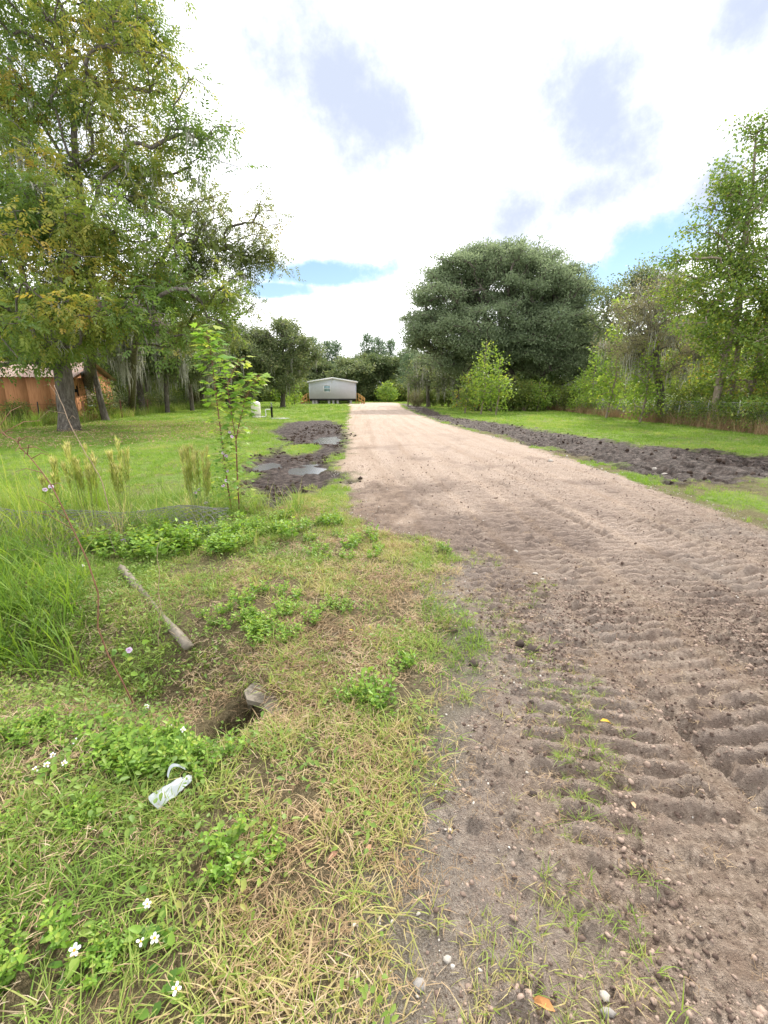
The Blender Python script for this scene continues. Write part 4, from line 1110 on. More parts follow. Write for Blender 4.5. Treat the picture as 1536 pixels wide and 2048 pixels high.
def wire_panel(length, height, cell=.12, w=.004, g=None, sag=0.03):
    """diamond mesh of thin flat wires, in the local XZ plane"""
    parts = []; g = g or rng
    n = int((length + height) / cell)
    for s in (1, -1):
        for k in range(n):
            x0 = -height + k * cell if s == 1 else k * cell
            pts = [(x0, 0), (x0 + s * height, height)]
            (xa, za), (xb, zb) = pts
            # clip to the panel
            def clipx(xl):
                t = (xl - xa) / (xb - xa); return t
            t0, t1 = 0.0, 1.0
            for xl, side in ((0, 1), (length, -1)):
                ta = clipx(xl)
                if (xb - xa) * side > 0: t0 = max(t0, ta)
                else: t1 = min(t1, ta)
            if t1 - t0 < .02: continue
            p = [(xa + (xb - xa) * t, s * .003, za + (zb - za) * t) for t in (t0, t1)]
            parts.append(beam(p[0], p[1], w, w))
    return parts


FENCE = [(19.6, 62), (18.8, 47), (16.9, 31), (16.5, 23.5), (16.2, 19), (15.9, 8)]
fence = thing('chain_link_fence', 'overgrown chain-link fence along the right side of the lawn', 'fence', (0, 0, 0))
acc = 0; mesh_parts = {}
for (ax, ay), (bx, by) in zip(FENCE[:-1], FENCE[1:]):
    L_ = math.hypot(bx - ax, by - ay); k = max(1, round(L_ / 3.0))
    for i in range(k):
        x0, y0 = ax + (bx - ax) * i / k, ay + (by - ay) * i / k
        x1, y1 = ax + (bx - ax) * (i + 1) / k, ay + (by - ay) * (i + 1) / k
        obj('post', mesh_from('post', [tube([(x0, y0, -.1), (x0, y0, 1.32), (x0, y0, 1.36)], [.03, .03, .01], 8)], True), M_POST, fence)
        pl = math.hypot(x1 - x0, y1 - y0)
        me = mesh_from('wire_mesh', wire_panel(pl, 1.2, .13 if y0 < 35 else .26, .006 if y0 < 35 else .010))
        me.materials.append(M_POST)
        obj('wire_mesh', me, None, fence, (x0, y0, .04), math.atan2(y1 - y0, x1 - x0))
        obj('top_rail', mesh_from('top_rail', [tube([(x0, y0, 1.27), (x1, y1, 1.26)], .018, 6)], True), M_POST, fence)

# left wire fence: thin posts and strands
M_RUST = plain_mat('rusty_iron', (.16, .07, .045), .8, .3, 12)
lf = thing('wire_fence', 'thin wire fence with rusty posts in front of the orange shed', 'fence', (0, 0, 0))
LF = [(-24, 19.5), (-21, 22.5), (-18.9, 25.2), (-18.2, 28.0), (-18.8, 33.0), (-20.2, 39.5), (-21.5, 46)]
for i, (x, y) in enumerate(LF):
    obj('post', mesh_from('post', [tube([(x, y, -.1), (x + .03 * (i % 3 - 1), y, 1.25)], .03 if i != 4 else .045, 6)]), M_RUST if i >= 3 else M_BLACK, lf)
for (ax, ay), (bx, by) in zip(LF[:-1], LF[1:]):
    for z in (.4, .75, 1.1):
        obj('wire', mesh_from('wire', [tube([(ax, ay, z), ((ax + bx) / 2, (ay + by) / 2, z - .04), (bx, by, z)], .006, 4)]), M_RUST, lf)

# ---------------------------------------------------------------- scattered stuff (grass, thatch, pebbles)
M_GRASS = leaf_mat('lawn_blade', [(0, (.11, .20, .022)), (.4, (.18, .31, .032)), (.75, (.27, .40, .052)), (1, (.42, .43, .11))], .45, .5, .25, True)
M_FGRASS = leaf_mat('rough_blade', [(0, (.10, .19, .024)), (.35, (.20, .32, .040)), (.65, (.31, .41, .068)), (.85, (.46, .45, .13)), (1, (.60, .49, .23))], .4, .5, .25, True)
M_THATCH = leaf_mat('dry_thatch', [(0, (.22, .14, .07)), (.35, (.42, .30, .155)), (.7, (.57, .44, .255)), (1, (.68, .56, .38))], .25, .8, .15, True)
M_TALLG = leaf_mat('tall_blade', [(0, (.10, .20, .02)), (.4, (.18, .31, .03)), (.8, (.29, .40, .05)), (1, (.42, .42, .10))], .5, .5, .25, True)
M_HERB = leaf_mat('herb_leaf', [(0, (.07, .14, .02)), (.4, (.15, .25, .035)), (.8, (.25, .35, .05)), (1, (.38, .36, .08))], .4, .45, .3, True)
M_WEED = leaf_mat('weed_leaf', [(0, (.07, .16, .014)), (.45, (.16, .30, .024)), (.85, (.26, .42, .036)), (1, (.36, .44, .05))], .42, .42, .35)
M_STEM = plain_mat('green_stem', (.16, .22, .05), .6, .2)
M_STEM_RED = plain_mat('red_brown_stem', (.20, .095, .06), .7, .25, 10)
M_STEM_TAN = plain_mat('dead_stem', (.36, .26, .18), .8, .25, 10)


def proto(name, me, mat):
    o = bpy.data.objects.new(name, me); me.materials.append(mat); return o


def tuft(name, mat, n, h, spread, lean, w, seed, seg=3):
    g = np.random.default_rng(seed)
    a = g.random(n) * 6.283; r = spread * np.sqrt(g.random(n))
    P = np.stack([r * np.cos(a), r * np.sin(a), -.008 + 0 * a], -1)
    az = a + g.normal(size=n) * .9
    v, f, k = blades(P, az, h * g.uniform(.5, 1.2, n), w * g.uniform(.7, 1.3, n), g.uniform(*lean, n), seg)
    return proto(name, mesh_from(name, [(v, f)], False, {'rnd': np.repeat(g.random(n), k)}), mat)


def straw(name, mat, n, L, spread, w, seed):
    """flat-lying dry blades, crossing each other"""
    g = np.random.default_rng(seed)
    P = g.normal(size=(n, 3)) * spread * np.array([1, 1, 0]); P[:, 2] = g.uniform(.0, .022, n)
    az = g.random(n) * 6.283
    A = np.stack([np.cos(az), np.sin(az), g.uniform(-.12, .45, n)], -1)
    v, f, k = leaves(P, A, rdir(n, g) * .6 + [0, 0, 1], L * g.uniform(.4, 1.3, n), w, (np.array([(0, .5, 0), (0, -.5, 0), (.5, .45, .09), (.5, -.45, .09), (1, 0, .02)]), np.array([(0, 1, 3), (0, 3, 2), (2, 3, 4)])))
    v[:, 2] = np.maximum(v[:, 2], -.01)
    return proto(name, mesh_from(name, [(v, f)], False, {'rnd': np.repeat(g.random(n), k)}), mat)


def herb(name, mat, n, L, spread, h, seed):
    g = np.random.default_rng(seed)
    P = g.normal(size=(n, 3)) * spread * np.array([1, 1, 0]); P[:, 2] = g.uniform(.1, 1, n) * h
    A = rdir(n, g) * [1, 1, .4]
    v, f, k = leaves(P, A, rdir(n, g) * .45 + [0, 0, 1], L * g.uniform(.6, 1.2, n), L * .62 * g.uniform(.7, 1.2, n), LENS)
    return proto(name, mesh_from(name, [(v, f)], False, {'rnd': np.repeat(g.random(n), k)}), mat)


def rock(name, mat, seed, sub=1, jag=.35):
    g = np.random.default_rng(seed)
    t = (1 + 5 ** .5) / 2
    v = nrm(np.array([(-1, t, 0), (1, t, 0), (-1, -t, 0), (1, -t, 0), (0, -1, t), (0, 1, t), (0, -1, -t), (0, 1, -t), (t, 0, -1), (t, 0, 1), (-t, 0, -1), (-t, 0, 1)], float))
    f = [(0, 11, 5), (0, 5, 1), (0, 1, 7), (0, 7, 10), (0, 10, 11), (1, 5, 9), (5, 11, 4), (11, 10, 2), (10, 7, 6), (7, 1, 8), (3, 9, 4), (3, 4, 2), (3, 2, 6), (3, 6, 8), (3, 8, 9), (4, 9, 5), (2, 4, 11), (6, 2, 10), (8, 6, 7), (9, 8, 1)]
    for _ in range(sub):
        v = list(map(tuple, v)); cache = {}; nf = []

        def mid(a, b):
            k = (min(a, b), max(a, b))
            if k not in cache:
                m_ = np.array(v[a]) + np.array(v[b]); v.append(tuple(m_ / np.linalg.norm(m_))); cache[k] = len(v) - 1
            return cache[k]
        for a, b, c in f:
            d, e, h_ = mid(a, b), mid(b, c), mid(c, a)
            nf += [(a, d, h_), (b, e, d), (c, h_, e), (d, e, h_)]
        f = nf
    v = np.array(v) * (1 + jag * (g.random((len(v), 1)) - .5)) * g.uniform(.6, 1.1, 3) * [1, 1, .75]
    return mesh_from(name, [(v, np.array(f))], False, {'rnd': np.full(len(v), g.random())})


def scatter(name, label, cat, pts, protos_, scl, tint, tilt=.12, g=None, normal_rot=None):
    g = g or rng
    n = len(pts)
    col = bpy.data.collections.new(name + '_kinds')
    for p in protos_: col.objects.link(p)
    me = bpy.data.meshes.new(name); me.vertices.add(n); me.vertices.foreach_set('co', np.asarray(pts, np.float32).ravel())
    rot = np.stack([g.normal(size=n) * tilt, g.normal(size=n) * tilt, g.random(n) * 6.283], -1)
    for k, ty, dom, val, key in (('rot', 'FLOAT_VECTOR', 'POINT', rot, 'vector'), ('scl', 'FLOAT', 'POINT', np.broadcast_to(scl, (n,)), 'value'), ('vi', 'INT', 'POINT', g.integers(0, len(protos_), n), 'value'), ('tint', 'FLOAT', 'POINT', np.broadcast_to(tint, (n,)), 'value')):
        a = me.attributes.new(k, ty, dom); a.data.foreach_set(key, np.ascontiguousarray(np.asarray(val, np.int32 if ty == 'INT' else np.float32)).ravel())
    o = obj(name, me)
    tag(o, label, cat, kind='stuff')
    nt = bpy.data.node_groups.new(name, 'GeometryNodeTree')
    nt.interface.new_socket('Geometry', in_out='INPUT', socket_type='NodeSocketGeometry'); nt.interface.new_socket('Geometry', in_out='OUTPUT', socket_type='NodeSocketGeometry')
    N, L = nt.nodes.new, nt.links.new
    gi, go = N('NodeGroupInput'), N('NodeGroupOutput')
    ci = N('GeometryNodeCollectionInfo'); ci.inputs['Collection'].default_value = col; ci.inputs['Separate Children'].default_value = True; ci.inputs['Reset Children'].default_value = True
    iop = N('GeometryNodeInstanceOnPoints'); iop.inputs['Pick Instance'].default_value = True
    L(gi.outputs[0], iop.inputs['Points']); L(ci.outputs[0], iop.inputs['Instance'])

    def na(nm, ty):
        q = N('GeometryNodeInputNamedAttribute'); q.data_type = ty; q.inputs['Name'].default_value = nm; return q.outputs['Attribute']
    L(na('vi', 'INT'), iop.inputs['Instance Index']); L(na('scl', 'FLOAT'), iop.inputs['Scale'])
    er = N('FunctionNodeEulerToRotation'); L(na('rot', 'FLOAT_VECTOR'), er.inputs[0]); L(er.outputs[0], iop.inputs['Rotation'])
    L(iop.outputs[0], go.inputs[0])
    o.modifiers.new('scatter', 'NODES').node_group = nt
    return o


def fan_points(y0, y1, dens, ulim=1.0, g=None, xlo=-1e9, xhi=1e9):
    g = g or rng
    area = (y1 - y0) * ulim * ((y0 + 1) + (y1 + 1))
    n = int(area * dens)
    y = np.sqrt(g.random(n) * ((y1 + 1) ** 2 - (y0 + 1) ** 2) + (y0 + 1) ** 2) - 1
    x = g.uniform(-ulim, ulim, n) * (y + 1)
    k = (x > xlo) & (x < xhi)
    return x[k], y[k]


g = np.random.default_rng(77)
# 1. mown lawn
X, Y, S = [], [], []
for y0, y1, d, s in ((4.6, 9, 190, .8), (9, 15, 105, 1.0), (15, 28, 44, 1.3), (28, 50, 15, 1.9), (50, 84, 5, 2.8), (84, 112, 2.5, 3.2)):
    x, y = fan_points(y0, y1, d, 1.0, g)
    X.append(x); Y.append(y); S.append(np.full(len(x), s))
X, Y, S = map(np.concatenate, (X, Y, S))
F_ = fields(X, Y)
patch = fbm(X * .5, Y * .5, 141, 3)
edge_ok = (F_['mud'] < g.uniform(.02, .5, len(X))) & (F_['drive'] < g.uniform(.02, .55, len(X)))
bare = fbm(X * 1.3, Y * .9, 145, 3)
strip = (X > 2) & (F_['sd'] > -2.6) & (Y < 26) & (fbm(X * 1.4, Y * 1.0, 149, 3) > .50)
keep = edge_ok & ~(strip & (g.random(len(X)) < .8)) & (X < 17.5) & (X > -21 - .06 * Y) & ~((bare > .62) & (Y < 11) & (g.random(len(X)) < .7)) & (Y > np.where(X < 0, 4.9, 5.2 - .5 * np.clip(X - 3, 0, 5)) + 1.6 * (patch - .5))
X, Y, S, z = X[keep], Y[keep], S[keep], F_['z'][keep]; pale = F_['pale'][keep]
tint = np.clip(.30 + 1.0 * (fbm(X * .7, Y * .35, 147, 4) - .5) + .35 * pale * (g.random(len(X))) + .12 * g.normal(size=len(X)), 0, .8)
scatter('lawn_grass', 'bright green mown lawn grass on both sides of the drive', 'grass', np.stack([X, Y, z], -1),
        [tuft('lawn_tuft_%d' % i, M_GRASS, 16, .075, .065, (.2, .9), .0065, 500 + i) for i in range(5)], S * g.uniform(.55, 1.25, len(X)) * (.55 + .9 * fbm(X * .9, Y * .6, 148, 3)), tint, .12, g)

# 2. rough foreground grass
x, y = fan_points(.2, 7.2, 900, 1.05, g, -6.5, 1.9)
F_ = fields(x, y)
pn = fbm(x * 2.2, y * 2.2, 151, 3)
dens = np.clip((pn - .32) * 3.2, .08, 1) * (1 - .28 * F_['dry']) * (1 - .4 * F_['gravel'])
fringe = (F_['sd'] < 1.15 * fbm(x * 2.6, y * 2.6, 155, 3)) & (y < 4.4) & (pn > .42) & (g.random(len(x)) < .55)
keep = (g.random(len(x)) < dens) & ((F_['drive'] < g.uniform(.0, .6, len(x))) | fringe) & (F_['mud'] < .3) & (g.random(len(x)) < sstep(8.5, 5.5, y))
x, y, z, dr = x[keep], y[keep], F_['z'][keep], F_['dry'][keep]
tint = np.clip(.33 + .9 * (fbm(x * 1.1, y * 1.1, 153, 3) - .5) + .22 * dr + .12 * g.normal(size=len(x)), 0, .8)
scatter('verge_grass', 'rough green and straw grass on the verge in the foreground', 'grass', np.stack([x, y, z], -1),
        [tuft('verge_tuft_%d' % i, M_FGRASS, 11, .050 + .010 * i, .036, (.4, 1.7), .0046, 520 + i) for i in range(6)], g.uniform(.55, 1.25, len(x)) * np.where(fields(x, y)['drive'] > .4, .62, 1), np.where(fields(x, y)['drive'] > .4, tint + .14, tint), .25, g)

# 3. dead thatch lying flat
x, y = fan_points(.2, 6.5, 820, 1.05, g, -6.0, 2.2)
F_ = fields(x, y)
pn = fbm(x * 3.0, y * 3.0, 157, 3)
dens = (.42 + .45 * F_['dry']) * np.clip((pn - .3) * 3.5, .15, 1)
dens = np.where(F_['drive'] > .4, np.where((fbm(x * 2.4, y * 2.4, 159, 3) > .54) & (y < 3.6), .085, .02) + .22 * sstep(.9, .2, F_['sd']) * (y < 4.5), dens) * (1 - .5 * F_['gravel'])
keep = (g.random(len(x)) < dens) & (F_['mud'] < .4)
x, y, z = x[keep], y[keep], F_['z'][keep]
tint = np.clip(.3 + .9 * (fbm(x * 1.7, y * 1.7, 161, 3) - .5) + .15 * g.normal(size=len(x)), 0, .75)
scatter('dry_thatch', 'dead tan thatch and straw lying over the foreground verge', 'straw', np.stack([x, y, z], -1),
        [straw('straw_%d' % i, M_THATCH, 14, .055, .036, .0026, 540 + i) for i in range(6)], g.uniform(.6, 1.3, len(x)) * np.where(fields(x, y)['drive'] > .4, .6, 1), tint, .2, g)

# 4. tall bright grass in and beyond the ditch
n = 5200
x = g.uniform(-6.4, -1.0, n); y = g.uniform(1.9, 4.9, n)
tg_ = sstep(-.1, .45, poly_sd(x, y, [(-7, 2.0), (-2.6, 2.3), (-2.05, 2.75), (-2.45, 3.4), (-3.0, 4.2), (-3.8, 4.8), (-7, 5.0)]) + .8 * (fbm(x * 1.5, y * 1.5, 163, 3) - .5))
keep = g.random(n) < tg_ * .62
x, y = x[keep], y[keep]; z = hzv(x, y)
scatter('tall_grass', 'long bright green grass filling the ditch at left', 'grass', np.stack([x, y, z], -1),
        [tuft('tall_tuft_%d' % i, M_TALLG, 10, .27 + .03 * i, .05, (.25, 1.1), .0075, 560 + i, 4) for i in range(5)], g.uniform(.55, 1.2, len(x)), np.clip(.22 + .2 * g.normal(size=len(x)), 0, .8), .18, g)
# tall seeding grass at the left edge, standing higher
n = 160
x = g.uniform(-6.2, -3.6, n); y = g.uniform(3.6, 6.2, n); z = hzv(x, y)
scatter('seeding_grass', 'tall wispy seeding grass at the left edge', 'grass', np.stack([x, y, z], -1),
        [tuft('seed_tuft_%d' % i, M_TALLG, 7, .75 + .1 * i, .05, (.15, .75), .007, 580 + i, 4) for i in range(4)], g.uniform(.6, 1.25, n), g.uniform(.3, .8, n), .15, g)

# rank meadow grass round the fallen fence and the bluestem
n = 1500
x = g.uniform(-6.5, -1.2, n); y = g.uniform(4.6, 7.4, n)
keep = (g.random(n) < np.clip((fbm(x * 1.1, y * 1.1, 164, 3) - .36) * 4, .05, 1) * sstep(7.6, 6.0, y)) & (fields(x, y)['mud'] < .3)
x, y = x[keep], y[keep]; z = hzv(x, y)
scatter('meadow_grass', 'rank knee-high grass around the fallen fence and bluestem clumps', 'grass', np.stack([x, y, z], -1),
        [tuft('meadow_tuft_%d' % i, M_FGRASS, 11, .26 + .05 * i, .07, (.15, 1.0), .007, 590 + i, 4) for i in range(5)], g.uniform(.6, 1.25, len(x)), np.clip(.34 + .22 * g.normal(size=len(x)), 0, .8), .18, g)

# 5. low herbs between the grass
x, y = fan_points(.3, 6.4, 300, 1.05, g, -6.5, 1.0)
F_ = fields(x, y)
hb = fbm(x * 1.25 + 9, y * 1.25, 167, 3)
dens = np.clip((hb - .42) * 4.5, .08, .95) * (1 - .72 * F_['dry']) * sstep(.9, -.4, x)
keep = (g.random(len(x)) < dens) & (F_['drive'] < .2) & (F_['mud'] < .2)
x, y, z = x[keep], y[keep], F_['z'][keep]
scatter('ground_herbs', 'low leafy green ground cover among the verge grass', 'ground cover', np.stack([x, y, z], -1),
        [herb('herb_%d' % i, M_HERB, 11, .018 + .003 * i, .045, .04 + .015 * i, 600 + i) for i in range(5)], g.uniform(.6, 1.3, len(x)), np.clip(.28 + .7 * (fbm(x * 2, y * 2, 169, 2) - .3), 0, .8), .1, g)

# 6. brown dead grass and weeds along the foot of the right fence, weeds on the left lawn edge
fx, fy = [], []
for (ax, ay), (bx, by) in zip(FENCE[:-1], FENCE[1:]):
    k = int(math.hypot(bx - ax, by - ay) * 30); t = g.random(k)
    fx.append(ax + (bx - ax) * t + g.normal(size=k) * .28 - .2); fy.append(ay + (by - ay) * t)
fx, fy = np.concatenate(fx), np.concatenate(fy)
scatter('fence_dead_grass', 'brown dead grass standing along the foot of the chain-link fence', 'grass', np.stack([fx, fy, 0 * fx - .02], -1),
        [tuft('fence_tuft_%d' % i, M_THATCH, 12, .55 + .1 * i, .16, (.1, .7), .014, 620 + i) for i in range(4)], g.uniform(.5, 1.3, len(fx)), np.clip(.08 + .12 * g.normal(size=len(fx)), 0, .5), .15, g)
k = 1500
t = g.random(k) ** 1.2 * (len(FENCE) - 1); i0 = np.minimum(t.astype(int), len(FENCE) - 2); fr_ = t - i0; FA = np.array(FENCE)
px_, py_ = FA[i0, 0] + (FA[i0 + 1, 0] - FA[i0, 0]) * fr_, FA[i0, 1] + (FA[i0 + 1, 1] - FA[i0, 1]) * fr_
dens = fbm(py_ * .35, px_ * 0, 171, 3) > .44
px_, py_ = px_[dens], py_[dens]
scatter('fence_vine', 'green vines and leaves growing through the chain-link fence', 'vine', np.stack([px_ + g.normal(size=len(px_)) * .22, py_, g.uniform(0, 1.25, len(px_)) ** 1.2], -1),
        [herb('vine_%d' % i, M_HERB, 20, .11, .20, .30, 640 + i) for i in range(4)], g.uniform(.6, 1.3, len(px_)), np.clip(.42 + .25 * g.normal(size=len(px_)), 0, .85), .3, g)
k = 900
ly = g.uniform(19, 75, k); lx = np.interp(ly, [19, 25, 30, 43, 75], [-17.8, -17.8, -18.2, -20.4, -25.5]) - np.abs(g.normal(size=k)) * 1.0
scatter('lawn_edge_weeds', 'tangled weeds and dry grass along the left lawn edge', 'weeds', np.stack([lx, ly, 0 * lx - .02], -1),
        [tuft('edge_tuft_%d' % i, M_FGRASS, 14, .6 + .1 * i, .2, (.15, .8), .02, 660 + i) for i in range(4)], g.uniform(.5, 1.4, k), np.clip(.35 + .2 * g.normal(size=k), 0, .8), .15, g)

k = 2600
a_ = g.random(k) * 6.283; r_ = 7.5 * np.sqrt(g.random(k)); lx = -14.0 + r_ * np.cos(a_) * 1.1; ly = 20.5 + r_ * np.sin(a_)
kp = lx > -17.5; lx, ly = lx[kp], ly[kp]
scatter('leaf_litter', 'fallen brown leaves on the grass under the pecan', 'leaf litter', np.stack([lx, ly, hzv(lx, ly) + .04], -1),
        [herb('litter_%d' % i, M_THATCH, 5, .07, .22, .03, 670 + i) for i in range(3)], g.uniform(.6, 1.2, len(lx)), g.uniform(0, .5, len(lx)), .2, g)

# 7. pebbles, limestone bits and clods
def stone_mat(name, stops):
    m, nt = new_mat(name); N, L = nt.nodes.new, nt.links.new
    ai = N('ShaderNodeAttribute'); ai.attribute_type = 'INSTANCER'; ai.attribute_name = 'tint'
    r = ramp_node(nt, stops); L(ai.outputs['Fac'], r.inputs[0])
    tc = N('ShaderNodeTexCoord'); no = N('ShaderNodeTexNoise'); no.inputs['Scale'].default_value = 3; L(tc.outputs['Object'], no.inputs['Vector'])
    hs = N('ShaderNodeHueSaturation'); L(r.outputs[0], hs.inputs['Color'])
    mr = N('ShaderNodeMapRange'); mr.inputs['To Min'].default_value = .6; mr.inputs['To Max'].default_value = 1.4; L(no.outputs['Fac'], mr.inputs['Value']); L(mr.outputs[0], hs.inputs['Value'])
    p = N('ShaderNodeBsdfPrincipled'); p.inputs['Roughness'].default_value = .95; p.inputs['Specular IOR Level'].default_value = .15; L(hs.outputs[0], p.inputs['Base Color'])
    o = N('ShaderNodeOutputMaterial'); L(p.outputs[0], o.inputs[0]); return m


M_STONE = stone_mat('limestone_bits', [(0, (.26, .24, .22)), (.5, (.46, .42, .37)), (1, (.68, .64, .57))])
M_CLOD = stone_mat('earth_clods', [(0, (.045, .031, .023)), (.5, (.13, .092, .073)), (1, (.36, .27, .215))])
x, y = fan_points(.3, 9.5, 520, 1.0, g, -1.5, 8)
F_ = fields(x, y)
e = np.exp(-(F_['sd'] / .30) ** 2) * sstep(2.5, 4.5, y) + F_['gravel'] * .9 + .06 * F_['drive']
keep = g.random(len(x)) < e * np.clip((fbm(x * 3, y * 3, 173, 3) - .3) * 2.5, .1, 1)
x, y, z = x[keep], y[keep], F_['z'][keep]
scatter('pebbles', 'small pale limestone bits and grit along the driveway edges', 'gravel', np.stack([x, y, z + .001], -1),
        [proto('pebble_%d' % i, rock('pebble', None, 680 + i, 0, .5), M_STONE) for i in range(4)], .0025 + .008 * g.random(len(x)) ** 3.5 + .0006 * y * g.random(len(x)) ** 2, g.random(len(x)), .6, g)
x, y = fan_points(5, 40, 26, .55, g, -2, 12)
F_ = fields(x, y)
keep = g.random(len(x)) < np.exp(-((F_['sd'] - .05) / .22) ** 2) * (x > 1)
x, y, z = x[keep], y[keep], F_['z'][keep]
scatter('limestone_rubble', 'broken pale limestone rubble edging the right of the driveway', 'gravel', np.stack([x, y, z + .01], -1),
        [proto('rubble_%d' % i, rock('rubble', None, 690 + i, 0, .5), M_STONE) for i in range(4)], .008 + .026 * g.random(len(x)) ** 2, g.uniform(.2, .8, len(x)), .6, g)
xa, ya = fan_points(.3, 4.5, 9000, 1.0, g, -.5, 5); x, y = fan_points(2.6, 14, 420, 1.0, g, -1.0, 9); x = np.concatenate([xa, x]); y = np.concatenate([ya, y])
F_ = fields(x, y)
cl = fbm(x * 2.1, y * 1.6, 177, 4)
keep = (g.random(len(x)) < np.clip((cl - .42) * 4, .18, 1) * sstep(14, 6, y) * np.where(y < 4.5, .05 + .95 * sstep(4.4, 2.2, y), 1)) & (F_['drive'] > .3)
x, y, z = x[keep], y[keep], F_['z'][keep]
scatter('soil_crumbs', 'dark crumbs and clods of soil scattered on the driveway', 'soil', np.stack([x, y, z], -1),
        [proto('crumb_%d' % i, rock('crumb', None, 700 + i, 0, .6), M_CLOD) for i in range(4)], .0022 + .013 * g.random(len(x)) ** 5 + .0005 * y, np.clip(g.random(len(x)) * .8 + .3, 0, 1), .6, g)
x = np.concatenate([g.uniform(-4, 0, 9000), g.uniform(2, 14, 16000)]); y = np.concatenate([g.uniform(6, 26, 9000), g.uniform(7, 40, 16000)])
F_ = fields(x, y)
keep = (g.random(len(x)) < .45 * np.clip((fbm(x * 1.2, y * 1.2, 179, 3) - .3) * 3, 0, 1)) & (F_['mud'] > .35) & (F_['pud'] < .3)
x, y, z = x[keep], y[keep], F_['z'][keep]
scatter('mud_clods', 'dark wet clods thrown up in the mud strips', 'mud', np.stack([x, y, z], -1),
        [proto('mud_clod_%d' % i, rock('mud_clod', None, 710 + i, 1, .5), M_CLOD) for i in range(4)], .010 + .052 * g.random(len(x)) ** 2.5, g.random(len(x)) * .12, .6, g)

# ---------------------------------------------------------------- shrubs and tall weeds, each its own thing
def shrub_proto(name, h, s, mat, seed, n=26, per=30, L=.12, W=.07, stem=None):
    g = np.random.default_rng(seed)
    root = thing(name, 'x', 'shrub')
    parts, tg = [], []
    for k in range(n):
        a = g.random() * 6.283; r = s * g.random() ** .6; e = np.array([math.cos(a) * r, math.sin(a) * r, h * g.uniform(.35, 1) * (1 - .25 * (r / s) ** 2)])
        parts.append(tube([(e[0] * .15, e[1] * .15, 0), e * [.55, .55, .55], e], [.016, .011, .005], 4, cap=False)); tg += [e, e * [.85, .85, .75], e * [.7, .7, .5]]
    obj('stem', mesh_from('stem', parts), stem or M_BARK_TAN, root)
    v, f, r = canopy(np.array(tg), g, per, s * .16 + .06, L, W, DIAMOND, .1, None, .8)
    v[:, 2] = np.maximum(v[:, 2], 0)
    obj('foliage', mesh_from('foliage', [(v, f)], False, {'rnd': r}), mat, root)
    return root


def weed_stalks(name, h, s, seed, mat, n=9):
    g = np.random.default_rng(seed); root = thing(name, 'x', 'weed'); parts = []; P, A = [], []
    for k in range(n):
        a = g.random() * 6.283; r = s * math.sqrt(g.random()); hh = h * g.uniform(.65, 1.05); l = g.normal(size=2) * .12
        b = np.array([math.cos(a) * r, math.sin(a) * r, 0]); e = b + [l[0] * hh, l[1] * hh, hh]
        parts.append(tube([b, (b + e) / 2, e], [.010, .008, .004], 4, cap=False))
        m_ = 70; t = g.uniform(.15, 1, m_); q = b + (e - b) * t[:, None]; P.append(q); d = rdir(m_, g) * [1, 1, .3]; d[:, 2] += .45; A.append(d)
    P, A = np.concatenate(P), np.concatenate(A)
    obj('stalk', mesh_from('stalk', parts), M_STEM, root)
    v, f, k = leaves(P, A, rdir(len(P), g) * .5 + [0, 0, 1], g.uniform(.10, .22, len(P)), .035, DIAMOND)
    obj('foliage', mesh_from('foliage', [(v, f)], False, {'rnd': np.repeat(np.clip(.25 + .6 * (P[:, 2] / h) + .2 * g.normal(size=len(P)), 0, 1), k)}), mat, root)
    return root


def place(protos_, used, x, y, s, label, group, cat, g, rz=None):
    i = int(g.integers(0, len(protos_)))
    key = protos_[i].name
    if key not in used: t = protos_[i]; used.add(key)
    else: t = copy_tree(protos_[i])
    t.location = (x, y, hz(x, y) - .02 if y < 60 else -.02); t.rotation_euler = (0, 0, g.random() * 6.28 if rz is None else rz); t.scale = (s, s, s * g.uniform(.9, 1.15))
    tag(t, label, cat, group)
    return t


M_SHRUB = leaf_mat('shrub_leaf', [(0, (.06, .10, .022)), (.5, (.14, .20, .035)), (.85, (.24, .28, .05)), (1, (.34, .29, .07))], .42)
tw = [weed_stalks('tall_weed', 2.3, .55, 800 + i, M_LIME) for i in range(4)]
sb = [shrub_proto('fence_shrub', 2.2, 1.0, [M_SHRUB, M_OAKD, M_SHRUB, M_BROWN][i], 810 + i, L=.14, W=.085) for i in range(4)]
us, uw = set(), set()
g = np.random.default_rng(88)
for i in range(46):
    yy = 18 + 46 * (i / 46) ** 1.25; fx_ = np.interp(-yy, [-62, -47, -31, -23.5, -19, -8], [19.6, 18.8, 16.9, 16.5, 16.2, 15.9])
    if 24 < yy < 70:
        place(tw, uw, fx_ + g.uniform(.7, 3.2), yy, g.uniform(1.0, 1.5), 'tall yellow-green weed stalks standing behind the chain-link fence', 'tall weeds behind the fence', 'weed', g)
    place(sb, us, fx_ + g.uniform(1.2, 6.5), yy + g.uniform(-1, 1), g.uniform(.7, 1.25), 'leafy shrub in the thicket behind the chain-link fence', 'shrubs behind the fence', 'shrub', g)
for i in range(18):
    yy = 18.5 + i * .75; fx_ = np.interp(-yy, [-62, -47, -31, -23.5, -19, -8], [19.6, 18.8, 16.9, 16.5, 16.2, 15.9])
    place([sb[0], sb[2]], us, fx_ + g.uniform(.5, 1.4), yy, g.uniform(.55, .95), 'leafy shrub in the thicket behind the chain-link fence', 'shrubs behind the fence', 'shrub', g)
for i in range(10):
    place([sb[0], sb[2]], us, 9.5 + i * 1.1, 47.5 + g.uniform(-2, 2), g.uniform(1.1, 1.7), 'leafy bush in the undergrowth between drive end and live oak', 'bushes below the live oak', 'bush', g)
for i in range(12):
    yy = 10 + i * 1.2
    place(sb, us, 17.6 + g.uniform(0, 3), yy, g.uniform(.8, 1.2), 'leafy shrub in the thicket behind the chain-link fence', 'shrubs behind the fence', 'shrub', g)
